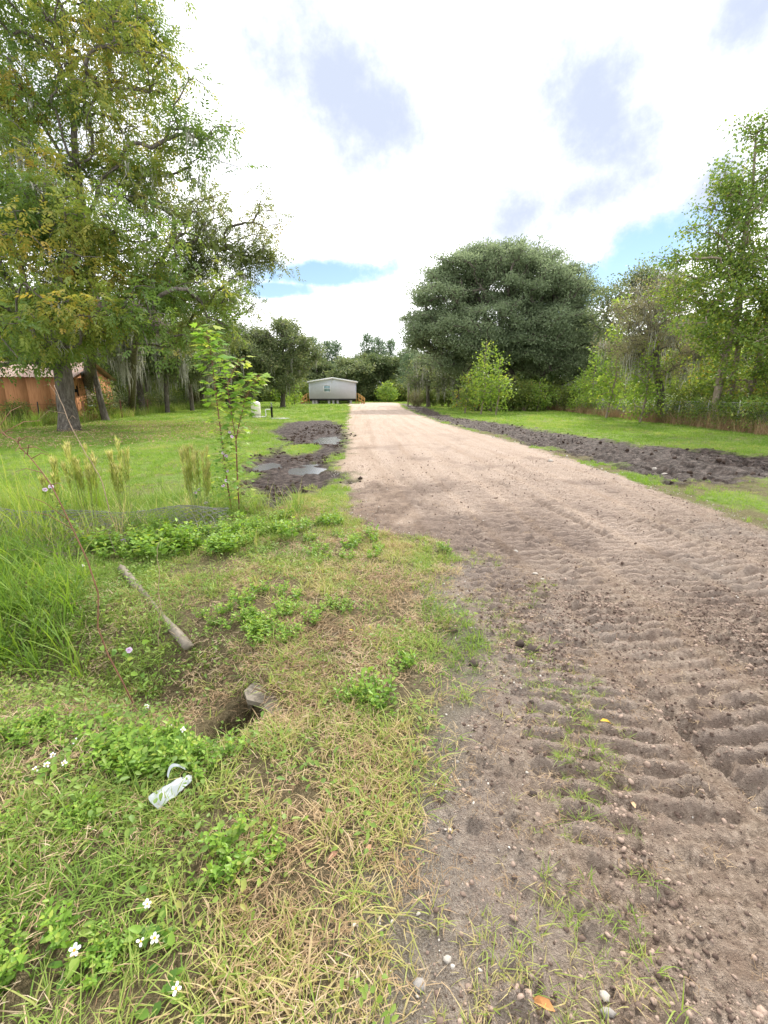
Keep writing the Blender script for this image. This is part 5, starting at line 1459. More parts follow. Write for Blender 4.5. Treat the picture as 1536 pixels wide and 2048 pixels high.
# right end of drive: undergrowth along the tree line
for i in range(16):
    x = 4.6 + 12 * (i / 15) + g.uniform(-.6, .6); y = 70 - 18 * (i / 15) + g.uniform(-1, 1)
    place(sb, us, x, y, g.uniform(.7, 1.3), 'leafy bush in the undergrowth between drive end and live oak', 'bushes below the live oak', 'bush', g)
# left edge
for i in range(30):
    yy = 20 + 55 * (i / 30) ** 1.2; lx = np.interp(yy, [19, 25, 30, 43, 75], [-19.4, -18.3, -18.6, -21.4, -26.4])
    if 22 < yy < 27.5 and i % 2: continue
    place(sb, us, lx - g.uniform(.2, 2.6), yy, g.uniform(.35, .7) if yy < 29 else g.uniform(.7, 1.3), 'scrubby bush along the left edge of the lawn', 'bushes along the left lawn edge', 'bush', g)
fs = [shrub_proto('woodland_bush', 4.2, 3.2, [M_OAKD, M_SHRUB][i], 830 + i, 30, 34, .42, .27) for i in range(2)]
uf = set()
for i in range(40):
    x = -62 + 100 * i / 39
    if 0: continue
    place(fs, uf, x + g.uniform(-1, 1), 113 + g.uniform(-3, 4), g.uniform(.8, 1.3), 'dark bush at the foot of the woods behind the house', 'bushes at the foot of the woods', 'bush', g)
for i in range(22):
    x = (-1) ** i * (27 + 20 * (i / 22)) ; y = 40 + 60 * ((i * 7) % 22) / 22
    if x > 0 and y < 38: continue
    place(fs, uf, x, y, g.uniform(.7, 1.1), 'big dark bush in the thicket behind the side tree rows', 'thicket bushes behind the tree rows', 'bush', g)

# ---------------------------------------------------------------- foreground things


def place_mat(o, P, A, Nn, s):
    """orient a part so its local +X runs along A and +Z near Nn"""
    A = Vector(A).normalized(); B = Vector(Nn).cross(A).normalized(); U = A.cross(B)
    o.matrix_local = Matrix.Translation(P) @ Matrix((A, B, U)).transposed().to_4x4() @ Matrix.Scale(s, 4)


# --- maple sapling, two stems, every leaf a part
M_MAPLE = leaf_mat('maple_leaf', [(0, (.13, .27, .03)), (.5, (.25, .42, .05)), (.85, (.38, .50, .08)), (1, (.50, .48, .08))], .5, .45, .3)
maple_me = []
for i in range(4):
    v, f, k = leaves([(0, 0, 0)], [(1, 0, 0)], [(0, 0, 1)], 1, 1, MAPLE)
    me = mesh_from('leaf', [(v, f)], False, {'rnd': np.full(len(v), [.15, .4, .65, .9][i])}); me.materials.append(M_MAPLE); maple_me.append(me)
g = np.random.default_rng(900)
mb = np.array([*(-2.022, 5.937), 0.0]); mb[2] = hz(mb[0], mb[1]) - .02
maple = thing('maple_sapling', 'tall thin maple sapling with bright yellow-green leaves left of the drive', 'sapling', tuple(mb))
stem_l = np.array([(-2.152, 6.15, 0.103), (-2.185, 6.15, 0.599), (-2.204, 6.15, 1.143), (-2.222, 6.15, 1.6), (-2.232, 6.15, 1.978), (-2.247, 6.15, 2.223), (-2.272, 6.15, 2.428)]) - mb
stem_r = np.array([(-2.011, 6.05, -0.016), (-1.998, 6.05, 0.478), (-1.974, 6.05, 1.019), (-1.899, 6.05, 1.281), (-1.814, 6.05, 1.537), (-1.708, 6.05, 1.725), (-1.61, 6.05, 1.837)]) - mb
stem_m = np.array([(-1.974, 6.05, 1.019), (-1.982, 6, 1.283), (-2.006, 6, 1.537), (-2.009, 6, 1.724), (-1.895, 6, 1.938), (-1.823, 6, 2.041)]) - mb
stem_l[0][2] = stem_r[0][2] = 0
obj('stem', mesh_from('stem', [tube(stem_l, [.011, .010, .009, .008, .007, .005, .003], 6), tube(stem_r, [.011, .010, .009, .007, .006, .004, .003], 6), tube(stem_m, [.007, .006, .005, .005, .004, .003], 6)], True), M_STEM_RED, maple)


def along(path, t):
    path = np.asarray(path); s = t * (len(path) - 1); i = min(int(s), len(path) - 2)
    return path[i] + (path[i + 1] - path[i]) * (s - i)


twigs = []
for path, t0, nn, size in ((stem_l, .04, 210, .14), (stem_r, .04, 150, .12), (stem_m, .12, 64, .12)):
    for k in range(nn):
        t = t0 + (1 - t0) * (k + .5) / nn
        q = along(path, t); a = k * 2.4 + g.normal() * .4
        d = np.array([math.cos(a), math.sin(a), .25 + .3 * g.random()]); ln = g.uniform(.04, .17) * (1.15 - .6 * t) + .02
        e = q + d * ln; twigs.append(tube([q, q + d * ln * .5 + [0, 0, .01], e], [.0022, .0018, .0012], 3, cap=False))
        leaf = obj('leaf', maple_me[min(3, int(g.beta(1.6, 1.8) * 4))], None, maple)
        place_mat(leaf, e, d * [1, 1, .2] + [0, 0, -.35 * g.random()], np.array([0, 0, 1]) + .6 * rdir(1, g)[0], size * g.uniform(.55, 1.15) * (.8 + .35 * t))
obj('twig', mesh_from('twig', twigs), M_STEM_RED, maple)

# --- bushy bluestem clumps
M_PLUME = leaf_mat('bluestem_plume', [(0, (.28, .36, .06)), (.5, (.48, .52, .12)), (1, (.68, .64, .26))], .45, .7, .1)
M_STALK = plain_mat('bluestem_stalk', (.27, .32, .10), .7, .2)


def bluestem(pt, n, h, spread, seed, label):
    g = np.random.default_rng(seed); b = (pt[0], pt[1], hz(*pt) - .02)
    root = thing('bluestem_clump', label, 'grass clump', b, 0, None)
    for k in range(n):
        a = g.random() * 6.283; r = spread * math.sqrt(g.random()); hh = h * g.uniform(.62, 1.05)
        q = np.array([math.cos(a) * r * .5, math.sin(a) * r * .5, 0]); e = np.array([math.cos(a) * r, math.sin(a) * r * .8, hh])
        st = obj('stalk', mesh_from('stalk', [tube([q, q * .5 + e * .5 + [0, 0, .02], e], [.0045, .004, .002], 4)]), M_STALK, root)
        m_ = 85; t = .55 + .5 * g.random(m_) ** .8; P = q + (e - q) * np.minimum(t, 1)[:, None]
        P = P + rdir(m_, g) * .012 * (1 - np.abs(t - .78) * 1.5)[:, None]
        A = rdir(m_, g) * [.45, .45, .3] + [0, 0, 1]
        v, f, kk = leaves(P, A, rdir(m_, g), g.uniform(.05, .12, m_), .009, DIAMOND)
        obj('seed_head', mesh_from('seed_head', [(v, f)], False, {'rnd': np.repeat(np.clip((t - .55) * 1.6 + .25 * g.normal(size=m_), 0, 1), kk)}), M_PLUME, st)
    az = g.random(26) * 6.28
    v, f, kk = blades(np.stack([np.cos(az) * .05, np.sin(az) * .05, 0 * az], -1), az, g.uniform(.25, .55, 26), np.full(26, .006), g.uniform(.2, .9, 26))
    obj('basal_leaves', mesh_from('basal_leaves', [(v, f)], False, {'rnd': np.repeat(g.random(26), kk)}), M_PLUME, root)
    return root


bluestem((-3.799, 5.613), 14, 1.10, .22, 910, 'largest feathery bluestem clump, straw-tipped, at left behind the fallen fence')
bluestem((-3.425, 5.733), 9, 1.02, .16, 911, 'feathery bluestem clump second from left behind the fallen fence')
bluestem((-2.308, 5.497), 13, .98, .22, 912, 'feathery bluestem clump at the left foot of the maple sapling')
bluestem((-4.285, 5.733), 6, .78, .16, 913, 'small yellowish bluestem clump left of the largest one')

# --- long dead stalks leaning left
def stalk(path, r0, r1, mat, label, name='dead_stalk', twigs=0, seed=0, tw_len=.25, droop=False):
    g = np.random.default_rng(seed); path = np.array(path, float); b = path[0].copy()
    root = thing(name, label, 'stalk', tuple(b))
    p = path - b
    dense = np.array([along(p, t) for t in np.linspace(0, 1, 16)]); dense[1:-1] += g.normal(size=(14, 3)) * .006
    obj('stem', mesh_from('stem', [tube(dense, np.linspace(r0, r1, 16), 6)], True), mat, root)
    for k in range(twigs):
        q = along(dense, g.uniform(.35, .98)); d = rdir(1, g)[0] * [1, 1, .5] + [0, 0, .3]; L_ = tw_len * g.uniform(.4, 1.2)
        e = q + d * L_ + ([0, 0, -.35 * L_] if droop else [0, 0, 0])
        obj('twig', mesh_from('twig', [tube([q, q + d * L_ * .55 + [0, 0, .02], e], [.0022, .0016, .0008], 4)]), mat, root)
    return root


stalk([(-1.38, 2.13, -0.039), (-1.486, 2.13, 0.333), (-1.495, 2.14, 0.801), (-1.614, 2.15, 1.147), (-1.694, 2.15, 1.311), (-1.759, 2.15, 1.403), (-1.846, 2.15, 1.491)], .0042, .0018, M_STEM_RED, 'long red-brown dead stalk leaning left out of the ditch', twigs=16, seed=3, tw_len=.22)
stalk([(-3.379, 5.4, -0.011), (-3.431, 5.4, 0.574), (-3.531, 5.4, 0.819), (-3.666, 5.4, 1.152), (-3.753, 5.4, 1.459), (-3.812, 5.4, 1.712)], .007, .003, M_STEM_TAN, 'pale dead stalk with drooping dry leaves before the pecan trunk', twigs=9, seed=4, tw_len=.34, droop=True)
stalk([(-1.511, 2.7, -0.025), (-1.463, 2.7, 0.304), (-1.452, 2.72, 0.574), (-1.43, 2.72, 0.692)], .003, .0015, M_STEM_TAN, 'thin straw stem standing upright beside the concrete post', seed=5)

# --- morning glory vines
M_GLORY = leaf_mat('morning_glory_petal', [(0, (.60, .34, .62)), (.6, (.76, .55, .78)), (1, (.86, .74, .86))], .3, .6, .1)
M_GLORY_EYE = plain_mat('morning_glory_eye', (.45, .10, .38), .6, .1)


def glory_mesh(seed):
    a = np.arange(10) * 2 * np.pi / 10
    rings = [(.10, -.6), (.22, -.25), (.62, 0), (1.0, .08)]
    v = np.concatenate([np.stack([np.full(10, z), r * np.cos(a) * (1 + .06 * np.cos(5 * a)), r * np.sin(a) * (1 + .06 * np.cos(5 * a))], -1) for r, z in rings])
    i = np.arange(3)[:, None] * 10; j = np.arange(10)[None]; k = (j + 1) % 10
    f = np.stack([i + j, i + k, i + 10 + k, i + 10 + j], -1).reshape(-1, 4)
    return mesh_from('flower', [(v, f)], True, {'rnd': np.repeat([.0, .05, .75, .8], 10)})


GME = glory_mesh(0); GME.materials.append(M_GLORY)
EYE = mesh_from('flower_eye', [lathe([(.14, 0), (.08, .04), (.001, .05)], 8)]); EYE.materials.append(M_GLORY_EYE)


def vine(base, pts, path, label, seed, size=.024, leafn=60):
    g = np.random.default_rng(seed); b = np.array([base[0], base[1], hz(*base)])
    root = thing('morning_glory_vine', label, 'vine', tuple(b))
    path = np.array(path, float) - b; path[0] = 0
    d = np.array([along(path, t) for t in np.linspace(0, 1, 40)]); d[1:] += g.normal(size=(39, 3)) * .025
    obj('stem', mesh_from('stem', [tube(d, .0022, 4)]), M_STEM, root)
    P = d[g.integers(1, 40, leafn)] + g.normal(size=(leafn, 3)) * .05; P[:, 2] = np.maximum(P[:, 2], .02)
    v, f, k = leaves(P, rdir(leafn, g) * [1, 1, .5], rdir(leafn, g) * .5 + [0, -.4, .8], g.uniform(.03, .055, leafn), .035, LENS)
    obj('foliage', mesh_from('foliage', [(v, f)], False, {'rnd': np.repeat(g.random(leafn), k)}), M_WEED, root)
    for p in pts:
        q = np.array(p) - b; to = np.array([0, 0, 1.3]) - np.array(p); to = to / np.linalg.norm(to)
        fl = obj('flower', GME, None, root); dirv = to + rdir(1, g)[0] * .55; place_mat(fl, q, dirv, (0.1, .2, 1), size * g.uniform(.85, 1.15))
        ey = obj('flower_eye', EYE, None, fl); ey.rotation_euler = (0, R(90), 0); ey.location = (-.12, 0, 0)
    return root


FL = [(-2.034, 6, 1.128), (-2.007, 6, 1.07), (-2.145, 6, 0.852), (-2.108, 6, 0.812), (-2.12, 5.95, 0.49), (-2.166, 5.95, 0.421), (-2.39, 5.7, 0.418), (-2.44, 5.7, 0.379), (-2.318, 5.7, 0.239), (-2.208, 5.7, 0.158), (-2.103, 5.6, -0.003), (-1.918, 5.6, -0.037), (-2.106, 6, 0.61)]
vine((-1.916, 5.278), FL, [(-2.033, 5.6, -0.098), (-2.319, 5.7, 0.226), (-2.405, 5.7, 0.399), (-2.188, 5.9, 0.438), (-2.118, 6, 0.624), (-2.155, 6.05, 0.853), (-2.034, 6.05, 1.098)], 'morning glory vine with pink flowers climbing the maple sapling', 920, .023, 300)
vine((-3.876, 5.278), [(-3.842, 5, 0.563), (-3.768, 5, 0.598)], [(-3.819, 5.2, 0.024), (-3.79, 5.1, 0.358), (-3.813, 5, 0.569)], 'morning glory with two pale flowers on the left stalks', 921, .030, 30)
vine((-1.593, 2.512), [(-1.54, 2.42, 0.11)], [(-1.586, 2.5, 0.008), (-1.526, 2.45, 0.064), (-1.547, 2.43, 0.1)], 'low morning glory with one lilac flower in the ditch grass', 922, .020, 14)
vine((-2.772, 4.708), [(-2.804, 4.6, 0.082), (-2.696, 5.2, 0.074)], [(-2.708, 4.6, 0.037), (-2.783, 4.6, 0.076), (-2.715, 5, 0.084), (-2.697, 5.2, 0.068)], 'creeping vine with two pale flowers over the fallen fence', 923, .026, 110)

# --- white wildflowers with yellow eyes
M_PETAL = plain_mat('white_petal', (.86, .86, .84), .6, .04)
M_YOLK = plain_mat('yellow_disc', (.70, .42, .03), .7, .2, 40)
pv, pf, pk = leaves([(.12, 0, 0)], [(1, 0, 0)], [(0, 0, 1)], .88, .72, (np.array([(0, .12, 0), (0, -.12, 0), (.45, .42, .05), (.45, -.42, .05), (.9, .34, 0), (.9, -.34, 0), (1, .0, -.03)]), np.array([(0, 1, 3), (0, 3, 2), (2, 3, 5), (2, 5, 4), (4, 5, 6)])))
PETAL = mesh_from('petal', [(pv, pf)]); PETAL.materials.append(M_PETAL)
DISC = mesh_from('flower_disc', [lathe([(.24, -.05), (.26, .05), (.18, .14), (.001, .17)], 10)], True); DISC.materials.append(M_YOLK)


def bidens(pt, h, size, label, seed, n_pet=5, lean=(0, 0), foliage=10, group=None):
    g = np.random.default_rng(seed); b = np.array([pt[0], pt[1], hz(*pt) - .005])
    root = thing('white_wildflower', label, 'flower', tuple(b), 0, group)
    e = np.array([lean[0], lean[1], h])
    obj('stem', mesh_from('stem', [tube([(0, 0, 0), e * [.3, .3, .55], e], [.002, .0016, .0012], 5)]), M_STEM, root)
    to = np.array([0, 0, 1.6]) - (b + e); to = to / np.linalg.norm(to)
    ax = nrm(to * .9 + np.array([0, 0, .35]) + .25 * rdir(1, g)[0])
    dsc = obj('flower_disc', DISC, None, root)
    xa = np.cross(ax, [0, 1, .3]); xa /= np.linalg.norm(xa); place_mat(dsc, e, xa, ax, size)
    for k in range(n_pet):
        p = obj('petal', PETAL, None, dsc); p.rotation_euler = (g.normal() * .12, g.normal() * .12 + .05, k * 2 * math.pi / n_pet + g.normal() * .12); s = g.uniform(.85, 1.1); p.scale = (s, s, s)
    if foliage:
        P = g.normal(size=(foliage, 3)) * [.035, .035, 0]; P[:, 2] = g.uniform(.01, h * .8, foliage)
        v, f, k = leaves(P, rdir(foliage, g) * [1, 1, .3], rdir(foliage, g) * .4 + [0, 0, 1], g.uniform(.03, .055, foliage), .026, LENS)
        obj('foliage', mesh_from('foliage', [(v, f)], False, {'rnd': np.repeat(g.random(foliage), k)}), M_WEED, root)


bidens((-0.893, 0.938), .06, .0155, 'white five-petalled flower with orange eye, nearest the left bottom corner', 930)
bidens((-0.687, 0.967), .06, .014, 'fuller white flower of the pair above the lowest bloom', 931, lean=(.012, 0))
bidens((-0.705, 0.962), .055, .012, 'half-closed white flower touching its fuller neighbour', 932, 3, (-.01, 0))
bidens((-0.744, 1.059), .06, .013, 'single white flower just above the pair of white blooms', 933)
bidens((-0.563, 0.855), .05, .0145, 'lowest white flower near the bottom edge', 934, 4)
for i, (p, lab) in enumerate([((-1.488, 1.581), 'pale white flower lowest left in the upper left cluster'), ((-1.461, 1.612), 'white flower beside the lowest one in the upper left cluster'), ((-1.393, 1.62), 'white flower at the right of the upper left cluster'),
                              ((-1.474, 1.667), 'white flower in the middle of the upper left cluster'), ((-1.444, 1.765), 'small white flower above the upper left cluster'), ((-1.114, 1.994), 'small white flower just left of the culvert mouth'), ((-0.961, 1.819), 'tiny white flower on the leafy green weed patch'),
                              ((-1.29, 2.104), 'small white flower by the foot of the red-brown stalk'), ((-2.663, 3.739), 'small white flower in the long ditch grass')]):
    bidens(p, .06 if i < 6 else .15, .013, lab, 940 + i, 4 + i % 2, foliage=5)

# --- leafy weed plants (opposite leaves on short stems)
def weed_proto(seed, h, n_stem, L, spread):
    g = np.random.default_rng(seed); root = thing('leafy_weed', 'x', 'weed'); parts = []; P, A, Nn, S, Rn = [], [], [], [], []
    for k in range(n_stem):
        a = g.random() * 6.283; r = spread * math.sqrt(g.random()); b = np.array([math.cos(a) * r, math.sin(a) * r, 0]) * .5; hh = h * g.uniform(.6, 1.1)
        e = np.array([math.cos(a) * r, math.sin(a) * r, hh]); parts.append(tube([b, (b + e) / 2 + [0, 0, .01], e], [.0026, .002, .0012], 4, cap=False))
        lv = 5; az = g.random() * 3
        for q in range(lv):
            t = .25 + .75 * (q + 1) / lv; p = b + (e - b) * t
            for s in (0, math.pi):
                d = np.array([math.cos(az + s), math.sin(az + s), .25 + .25 * t + .2 * g.normal()]); P.append(p); A.append(d); Nn.append(np.array([0, 0, 1]) + .35 * g.normal(size=3)); S.append(L * g.uniform(.75, 1.2) * (1.15 - .45 * t)); Rn.append(np.clip(.25 + .55 * t + .2 * g.normal(), 0, 1))
            az += 1.57 + .3 * g.normal()
    S = np.array(S); v, f, k = leaves(P, A, Nn, S, S * .55, LENS)
    obj('stem', mesh_from('stem', parts), M_STEM, root)
    obj('foliage', mesh_from('foliage', [(v, f)], False, {'rnd': np.repeat(Rn, k)}), M_WEED, root)
    return root


WP = [weed_proto(960 + i, .10 + .022 * i, 8, .034 + .004 * i, .11) for i in range(5)]
wu = set(); g = np.random.default_rng(99)


def patch_of(poly_c, rx, ry, n, s, label, group):
    cx, cy = poly_c
    for k in range(n):
        a = g.random() * 6.283; r = math.sqrt(g.random())
        place(WP, wu, cx + rx * r * math.cos(a), cy + ry * r * math.sin(a), s * g.uniform(.75, 1.2), label, group, 'weed', g)


patch_of((-1.013, 1.734), .30, .15, 28, .85, 'bright green weed in the dense patch left of the culvert mouth', 'dense weed patch by the culvert')
patch_of((-0.868, 3.288), .62, .40, 26, .8, 'green weed on the bank beyond the culvert', 'weeds on the bank beyond the culvert')
patch_of((-0.854, 2.787), .25, .12, 9, .9, 'green weed on the near side of the bank weeds', 'weeds near the culvert collar')
patch_of((-0.089, 2.084), .13, .08, 5, .85, 'green weed in the clump on the dry verge right of the culvert', 'weed clump on the dry verge')
patch_of((0.097, 2.405), .06, .05, 2, .7, 'small green weed above the dry verge clump', 'small weeds above the verge clump')
patch_of((-1.894, 4.795), .95, .50, 40, 1.35, 'dark green weed in the thicket below the maple sapling', 'weed thicket below the sapling')
patch_of((-0.423, 4.624), .50, .50, 16, .9, 'lime green weed beside the left edge of the drive', 'weeds at the left edge of the drive')
patch_of((-1.005, 5.497), .5, .35, 14, 1.0, 'light green weed near the mud patch', 'weeds near the mud patch')
patch_of((-0.588, 1.211), .07, .08, 4, .65, 'yellow-green weed in the small clump in the bottom grass', 'weed clump in the bottom grass')
patch_of((-0.414, 1.273), .07, .06, 3, .6, 'fresh green weed right of the yellow-green clump', 'weeds right of the yellow-green clump')
patch_of((-1.241, 1.393), .2, .1, 7, .6, 'light green weed below the white flower cluster', 'weeds below the white flower cluster')
patch_of((-1.07, 0.933), .14, .10, 7, .7, 'broad green weed in the bottom left corner', 'weeds in the bottom left corner')
patch_of((-0.771, 0.969), .13, .08, 5, .55, 'green weed around the white flower pair', 'weeds around the white flowers')
patch_of((-1.599, 1.879), .3, .18, 12, .7, 'small green weed in the left ditch bottom', 'weeds in the left ditch bottom')
patch_of((0.588, 4.464), .06, .06, 2, .8, 'small bright weed at the corner where verge meets drive', 'weeds at the drive corner')
patch_of((-2.456, 4.464), .6, .25, 18, 1.5, 'green weed growing through the fallen fence', 'weeds through the fallen fence')

# --- fallen chain-link fence, bent into a low roll
M_WIRE = plain_mat('old_wire', (.21, .205, .20), .55, .25, 20, .4, 0, None, (1, 1, 1), .3)


def fallen_fence():
    g = np.random.default_rng(970); root = thing('fallen_wire_fence', 'collapsed old wire fence lying rolled in the weeds at left', 'fence', (-3.6, 5.15, 0))
    L_, Hh, cell = 3.4, 1.5, .12

    def bend(u, w):      # u along, w across (0..Hh)
        th = w / Hh * 5.6
        r = (.13 + .04 * math.sin(u * 2.1)) * (1 - .06 * th) * (.75 + .25 * min(1, (u + .4)))
        y = -r * math.cos(th) + .12 * math.sin(u * 3.3) + .12 * (u - 1.6); z = .16 + r * math.sin(th - 1.0) * .95 + .03 * math.sin(u * 5)
        if w < .35: y -= (.35 - w) * 1.1; z = max(.03, z - (.35 - w) * .2)
        return (u - L_ / 2, y, max(.015, z))
    wires = []
    n = int((L_ + Hh) / cell)
    for s in (1, -1):
        for k in range(n):
            u0 = (-Hh + k * cell) if s == 1 else k * cell
            pts = [bend(u0 + s * w, w) for w in np.linspace(0, Hh, 34) if 0 <= u0 + s * w <= L_]
            if len(pts) > 3: wires.append(tube(np.array(pts) + g.normal(size=(len(pts), 3)) * .004, .0026, 3, cap=False))
    obj('wire_mesh', mesh_from('wire_mesh', wires), M_WIRE, root)
    obj('tension_wire', mesh_from('tension_wire', [tube([bend(u, 0.0) for u in np.linspace(0, L_, 20)], .004, 5)]), M_WIRE, root)


fallen_fence()

# --- dead twiggy brush around it
M_TWIG = plain_mat('grey_brown_twig', (.22, .165, .135), .8, .25, 10)
for i, (p, lab, s) in enumerate([((-3.968, 4.795), 'tangle of dead grey brush at the left end of the fallen fence', 1.0), ((-3.294, 5.278), 'tangle of dead twigs behind the middle of the fallen fence', .8), ((-3.193, 4.388), 'low tangle of dead twigs in front of the fallen fence', .9)]):
    g = np.random.default_rng(980 + i); b = (p[0], p[1], hz(*p))
    root = thing('dead_brush', lab, 'brush', b); parts = []
    for k in range(70):
        q = g.normal(size=3) * [.38, .22, .0] * s; q[2] = g.uniform(0, .10); d = rdir(1, g)[0] * [1, 1, .8]; d[2] = abs(d[2]) * .8; L_ = g.uniform(.15, .55) * s
        parts.append(tube([q, q + d * L_ * .5 + g.normal(size=3) * .03, q + d * L_ + g.normal(size=3) * .05], [.0032, .0022, .001], 3, cap=False))
    tag(obj('twigs', mesh_from('twigs', parts), M_TWIG, root), kind='stuff')

# --- concrete post lying in the ditch grass
M_CONC = plain_mat('weathered_concrete', (.23, .20, .16), .95, .25, 9, .15, .6, (.14, .115, .085))
a, b = np.array([*(-2.433, 3.902), .055]), np.array([*(-1.348, 2.774), -.085])
mid = (a + b) / 2
post_c = thing('concrete_post', 'weathered concrete post lying half buried in the ditch grass', 'post', tuple(mid))
path = [a - mid + (b - a) * t for t in np.linspace(0, 1, 14)]
obj('shaft', mesh_from('shaft', [tube(path, .036, 4, .12)]), M_CONC, post_c)

# --- culvert: pipe end with collar
ax_ = nrm(np.array([.70, .70, -.06])); c0 = np.array([-.68, 2.14, -.20])
cul = thing('culvert_pipe', 'broken concrete culvert mouth opening dark under straw', 'culvert', tuple(c0))


def ring_pipe(r_out, r_in, l0, l1, n=28, jag=.02):
    s = np.cross(ax_, [0, 0, 1]); s /= np.linalg.norm(s); u = np.cross(s, ax_); t = np.arange(n) * 2 * np.pi / n; g = np.random.default_rng(3)
    dirs = np.cos(t)[:, None] * s + np.sin(t)[:, None] * u; j = (g.random(n) - .5) * jag
    rings = [dirs * r_in + ax_ * l1, dirs * r_in + ax_ * (l0 + j)[:, None], dirs * r_out + ax_ * (l0 + j)[:, None], dirs * r_out + ax_ * l1]
    v = np.concatenate(rings); i = np.arange(3)[:, None] * n; q = np.arange(n)[None]; k = (q + 1) % n
    return v, np.stack([i + q, i + k, i + n + k, i + n + q], -1).reshape(-1, 4)


obj('pipe', mesh_from('pipe', [ring_pipe(.185, .155, 0, 1.1)], True), M_CONC, cul)
_s = np.cross(ax_, [0, 0, 1]); _s /= np.linalg.norm(_s)
_o = [(-.02, -.15), (-.05, -.06), (-.01, .05), (-.03, .14), (.08, .19), (.22, .16), (.31, .07), (.28, -.06), (.19, -.17), (.08, -.19)]
_top = np.array([ax_ * [1, 1, 0] * a_ + _s * b_ + [0, 0, .165 + .05 * a_ + .008 * ((k_ * 7) % 3)] for k_, (a_, b_) in enumerate(_o)]); _n = len(_o)
_v = np.concatenate([_top, _top - [0, 0, .028], [_top.mean(0) + [0, 0, .012]]])
_f3 = [(k_, (k_ + 1) % _n, 2 * _n) for k_ in range(_n)]
obj('slab', mesh_from('slab', [(_v, _f3), (_v, [(k_, k_ + _n, (k_ + 1) % _n + _n, (k_ + 1) % _n) for k_ in range(_n)])]), M_CONC, cul)
tgt = -ax_ * .0
lv, lf_ = lathe([(.13, 0), (.001, 0)], 20)
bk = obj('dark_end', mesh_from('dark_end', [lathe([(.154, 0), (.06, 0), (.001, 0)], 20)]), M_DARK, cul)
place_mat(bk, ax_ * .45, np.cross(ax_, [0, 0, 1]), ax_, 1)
# straw over the collar
g = np.random.default_rng(984); n = 700
P = c0 + ax_ * g.uniform(.02, .8, n)[:, None] + np.cross(ax_, [0, 0, 1]) * (g.normal(size=n) * .20)[:, None]
zz = hzv(P[:, 0], P[:, 1])
dd = np.abs(np.dot(P - c0, np.cross(ax_, [0, 0, 1]))); P[:, 2] = np.maximum(zz, c0[2] + np.where(dd < .22, .21, 0)) + .004 + .01 * g.random(n)
v, f, k = leaves(P, rdir(n, g) * [1, 1, .15], rdir(n, g) * .4 + [0, 0, 1], g.uniform(.05, .16, n), .004, DIAMOND)
M_STRAW2 = leaf_mat('loose_straw', [(0, (.30, .22, .12)), (.6, (.48, .38, .24)), (1, (.60, .52, .38))], .2, .8, .1)
tag(obj('loose_straw', mesh_from('loose_straw', [(v, f)], False, {'rnd': np.repeat(g.random(n), k)}), M_STRAW2), 'loose dry straw scattered over the culvert collar', 'straw', kind='stuff')

# --- crumpled plastic litter
M_PLAS = plain_mat('cloudy_plastic', (.36, .39, .40), .35, .2, 10, .5, .1)
lx, ly = (-0.872, 1.501)
lit = thing('plastic_litter', 'crumpled pale grey plastic scrap lying in the grass', 'litter', (lx, ly, hz(lx, ly) + .035), R(48))
uu, vv = np.meshgrid(np.linspace(-1, 1, 22), np.linspace(-1, 1, 12), indexing='ij')
zz = .030 * (1 - vv ** 2) * (1 - .5 * uu ** 2) + .022 * (fbm(uu * 3 + 4, vv * 3, 5, 3) - .5)
V = np.stack([uu * .085 * (1 - .18 * vv ** 2), vv * .034 * (1 - .35 * uu), zz], -1).reshape(-1, 3)
i = (np.arange(21)[:, None] * 12 + np.arange(11)[None]).ravel()
obj('film', mesh_from('film', [(V, np.stack([i, i + 12, i + 13, i + 1], -1))], True), M_PLAS, lit)
s = np.linspace(0, 1, 10)
P1 = np.stack([.01 + .07 * s, .05 + .015 * np.sin(s * 5), .02 + .03 * np.sin(s * 3.1)], -1); P2 = P1 + [0, .012, .008]
i = np.arange(9)
obj('torn_strip', mesh_from('torn_strip', [(np.concatenate([P1, P2]), np.stack([i, i + 1, i + 11, i + 10], -1))], True), M_PLAS, lit)

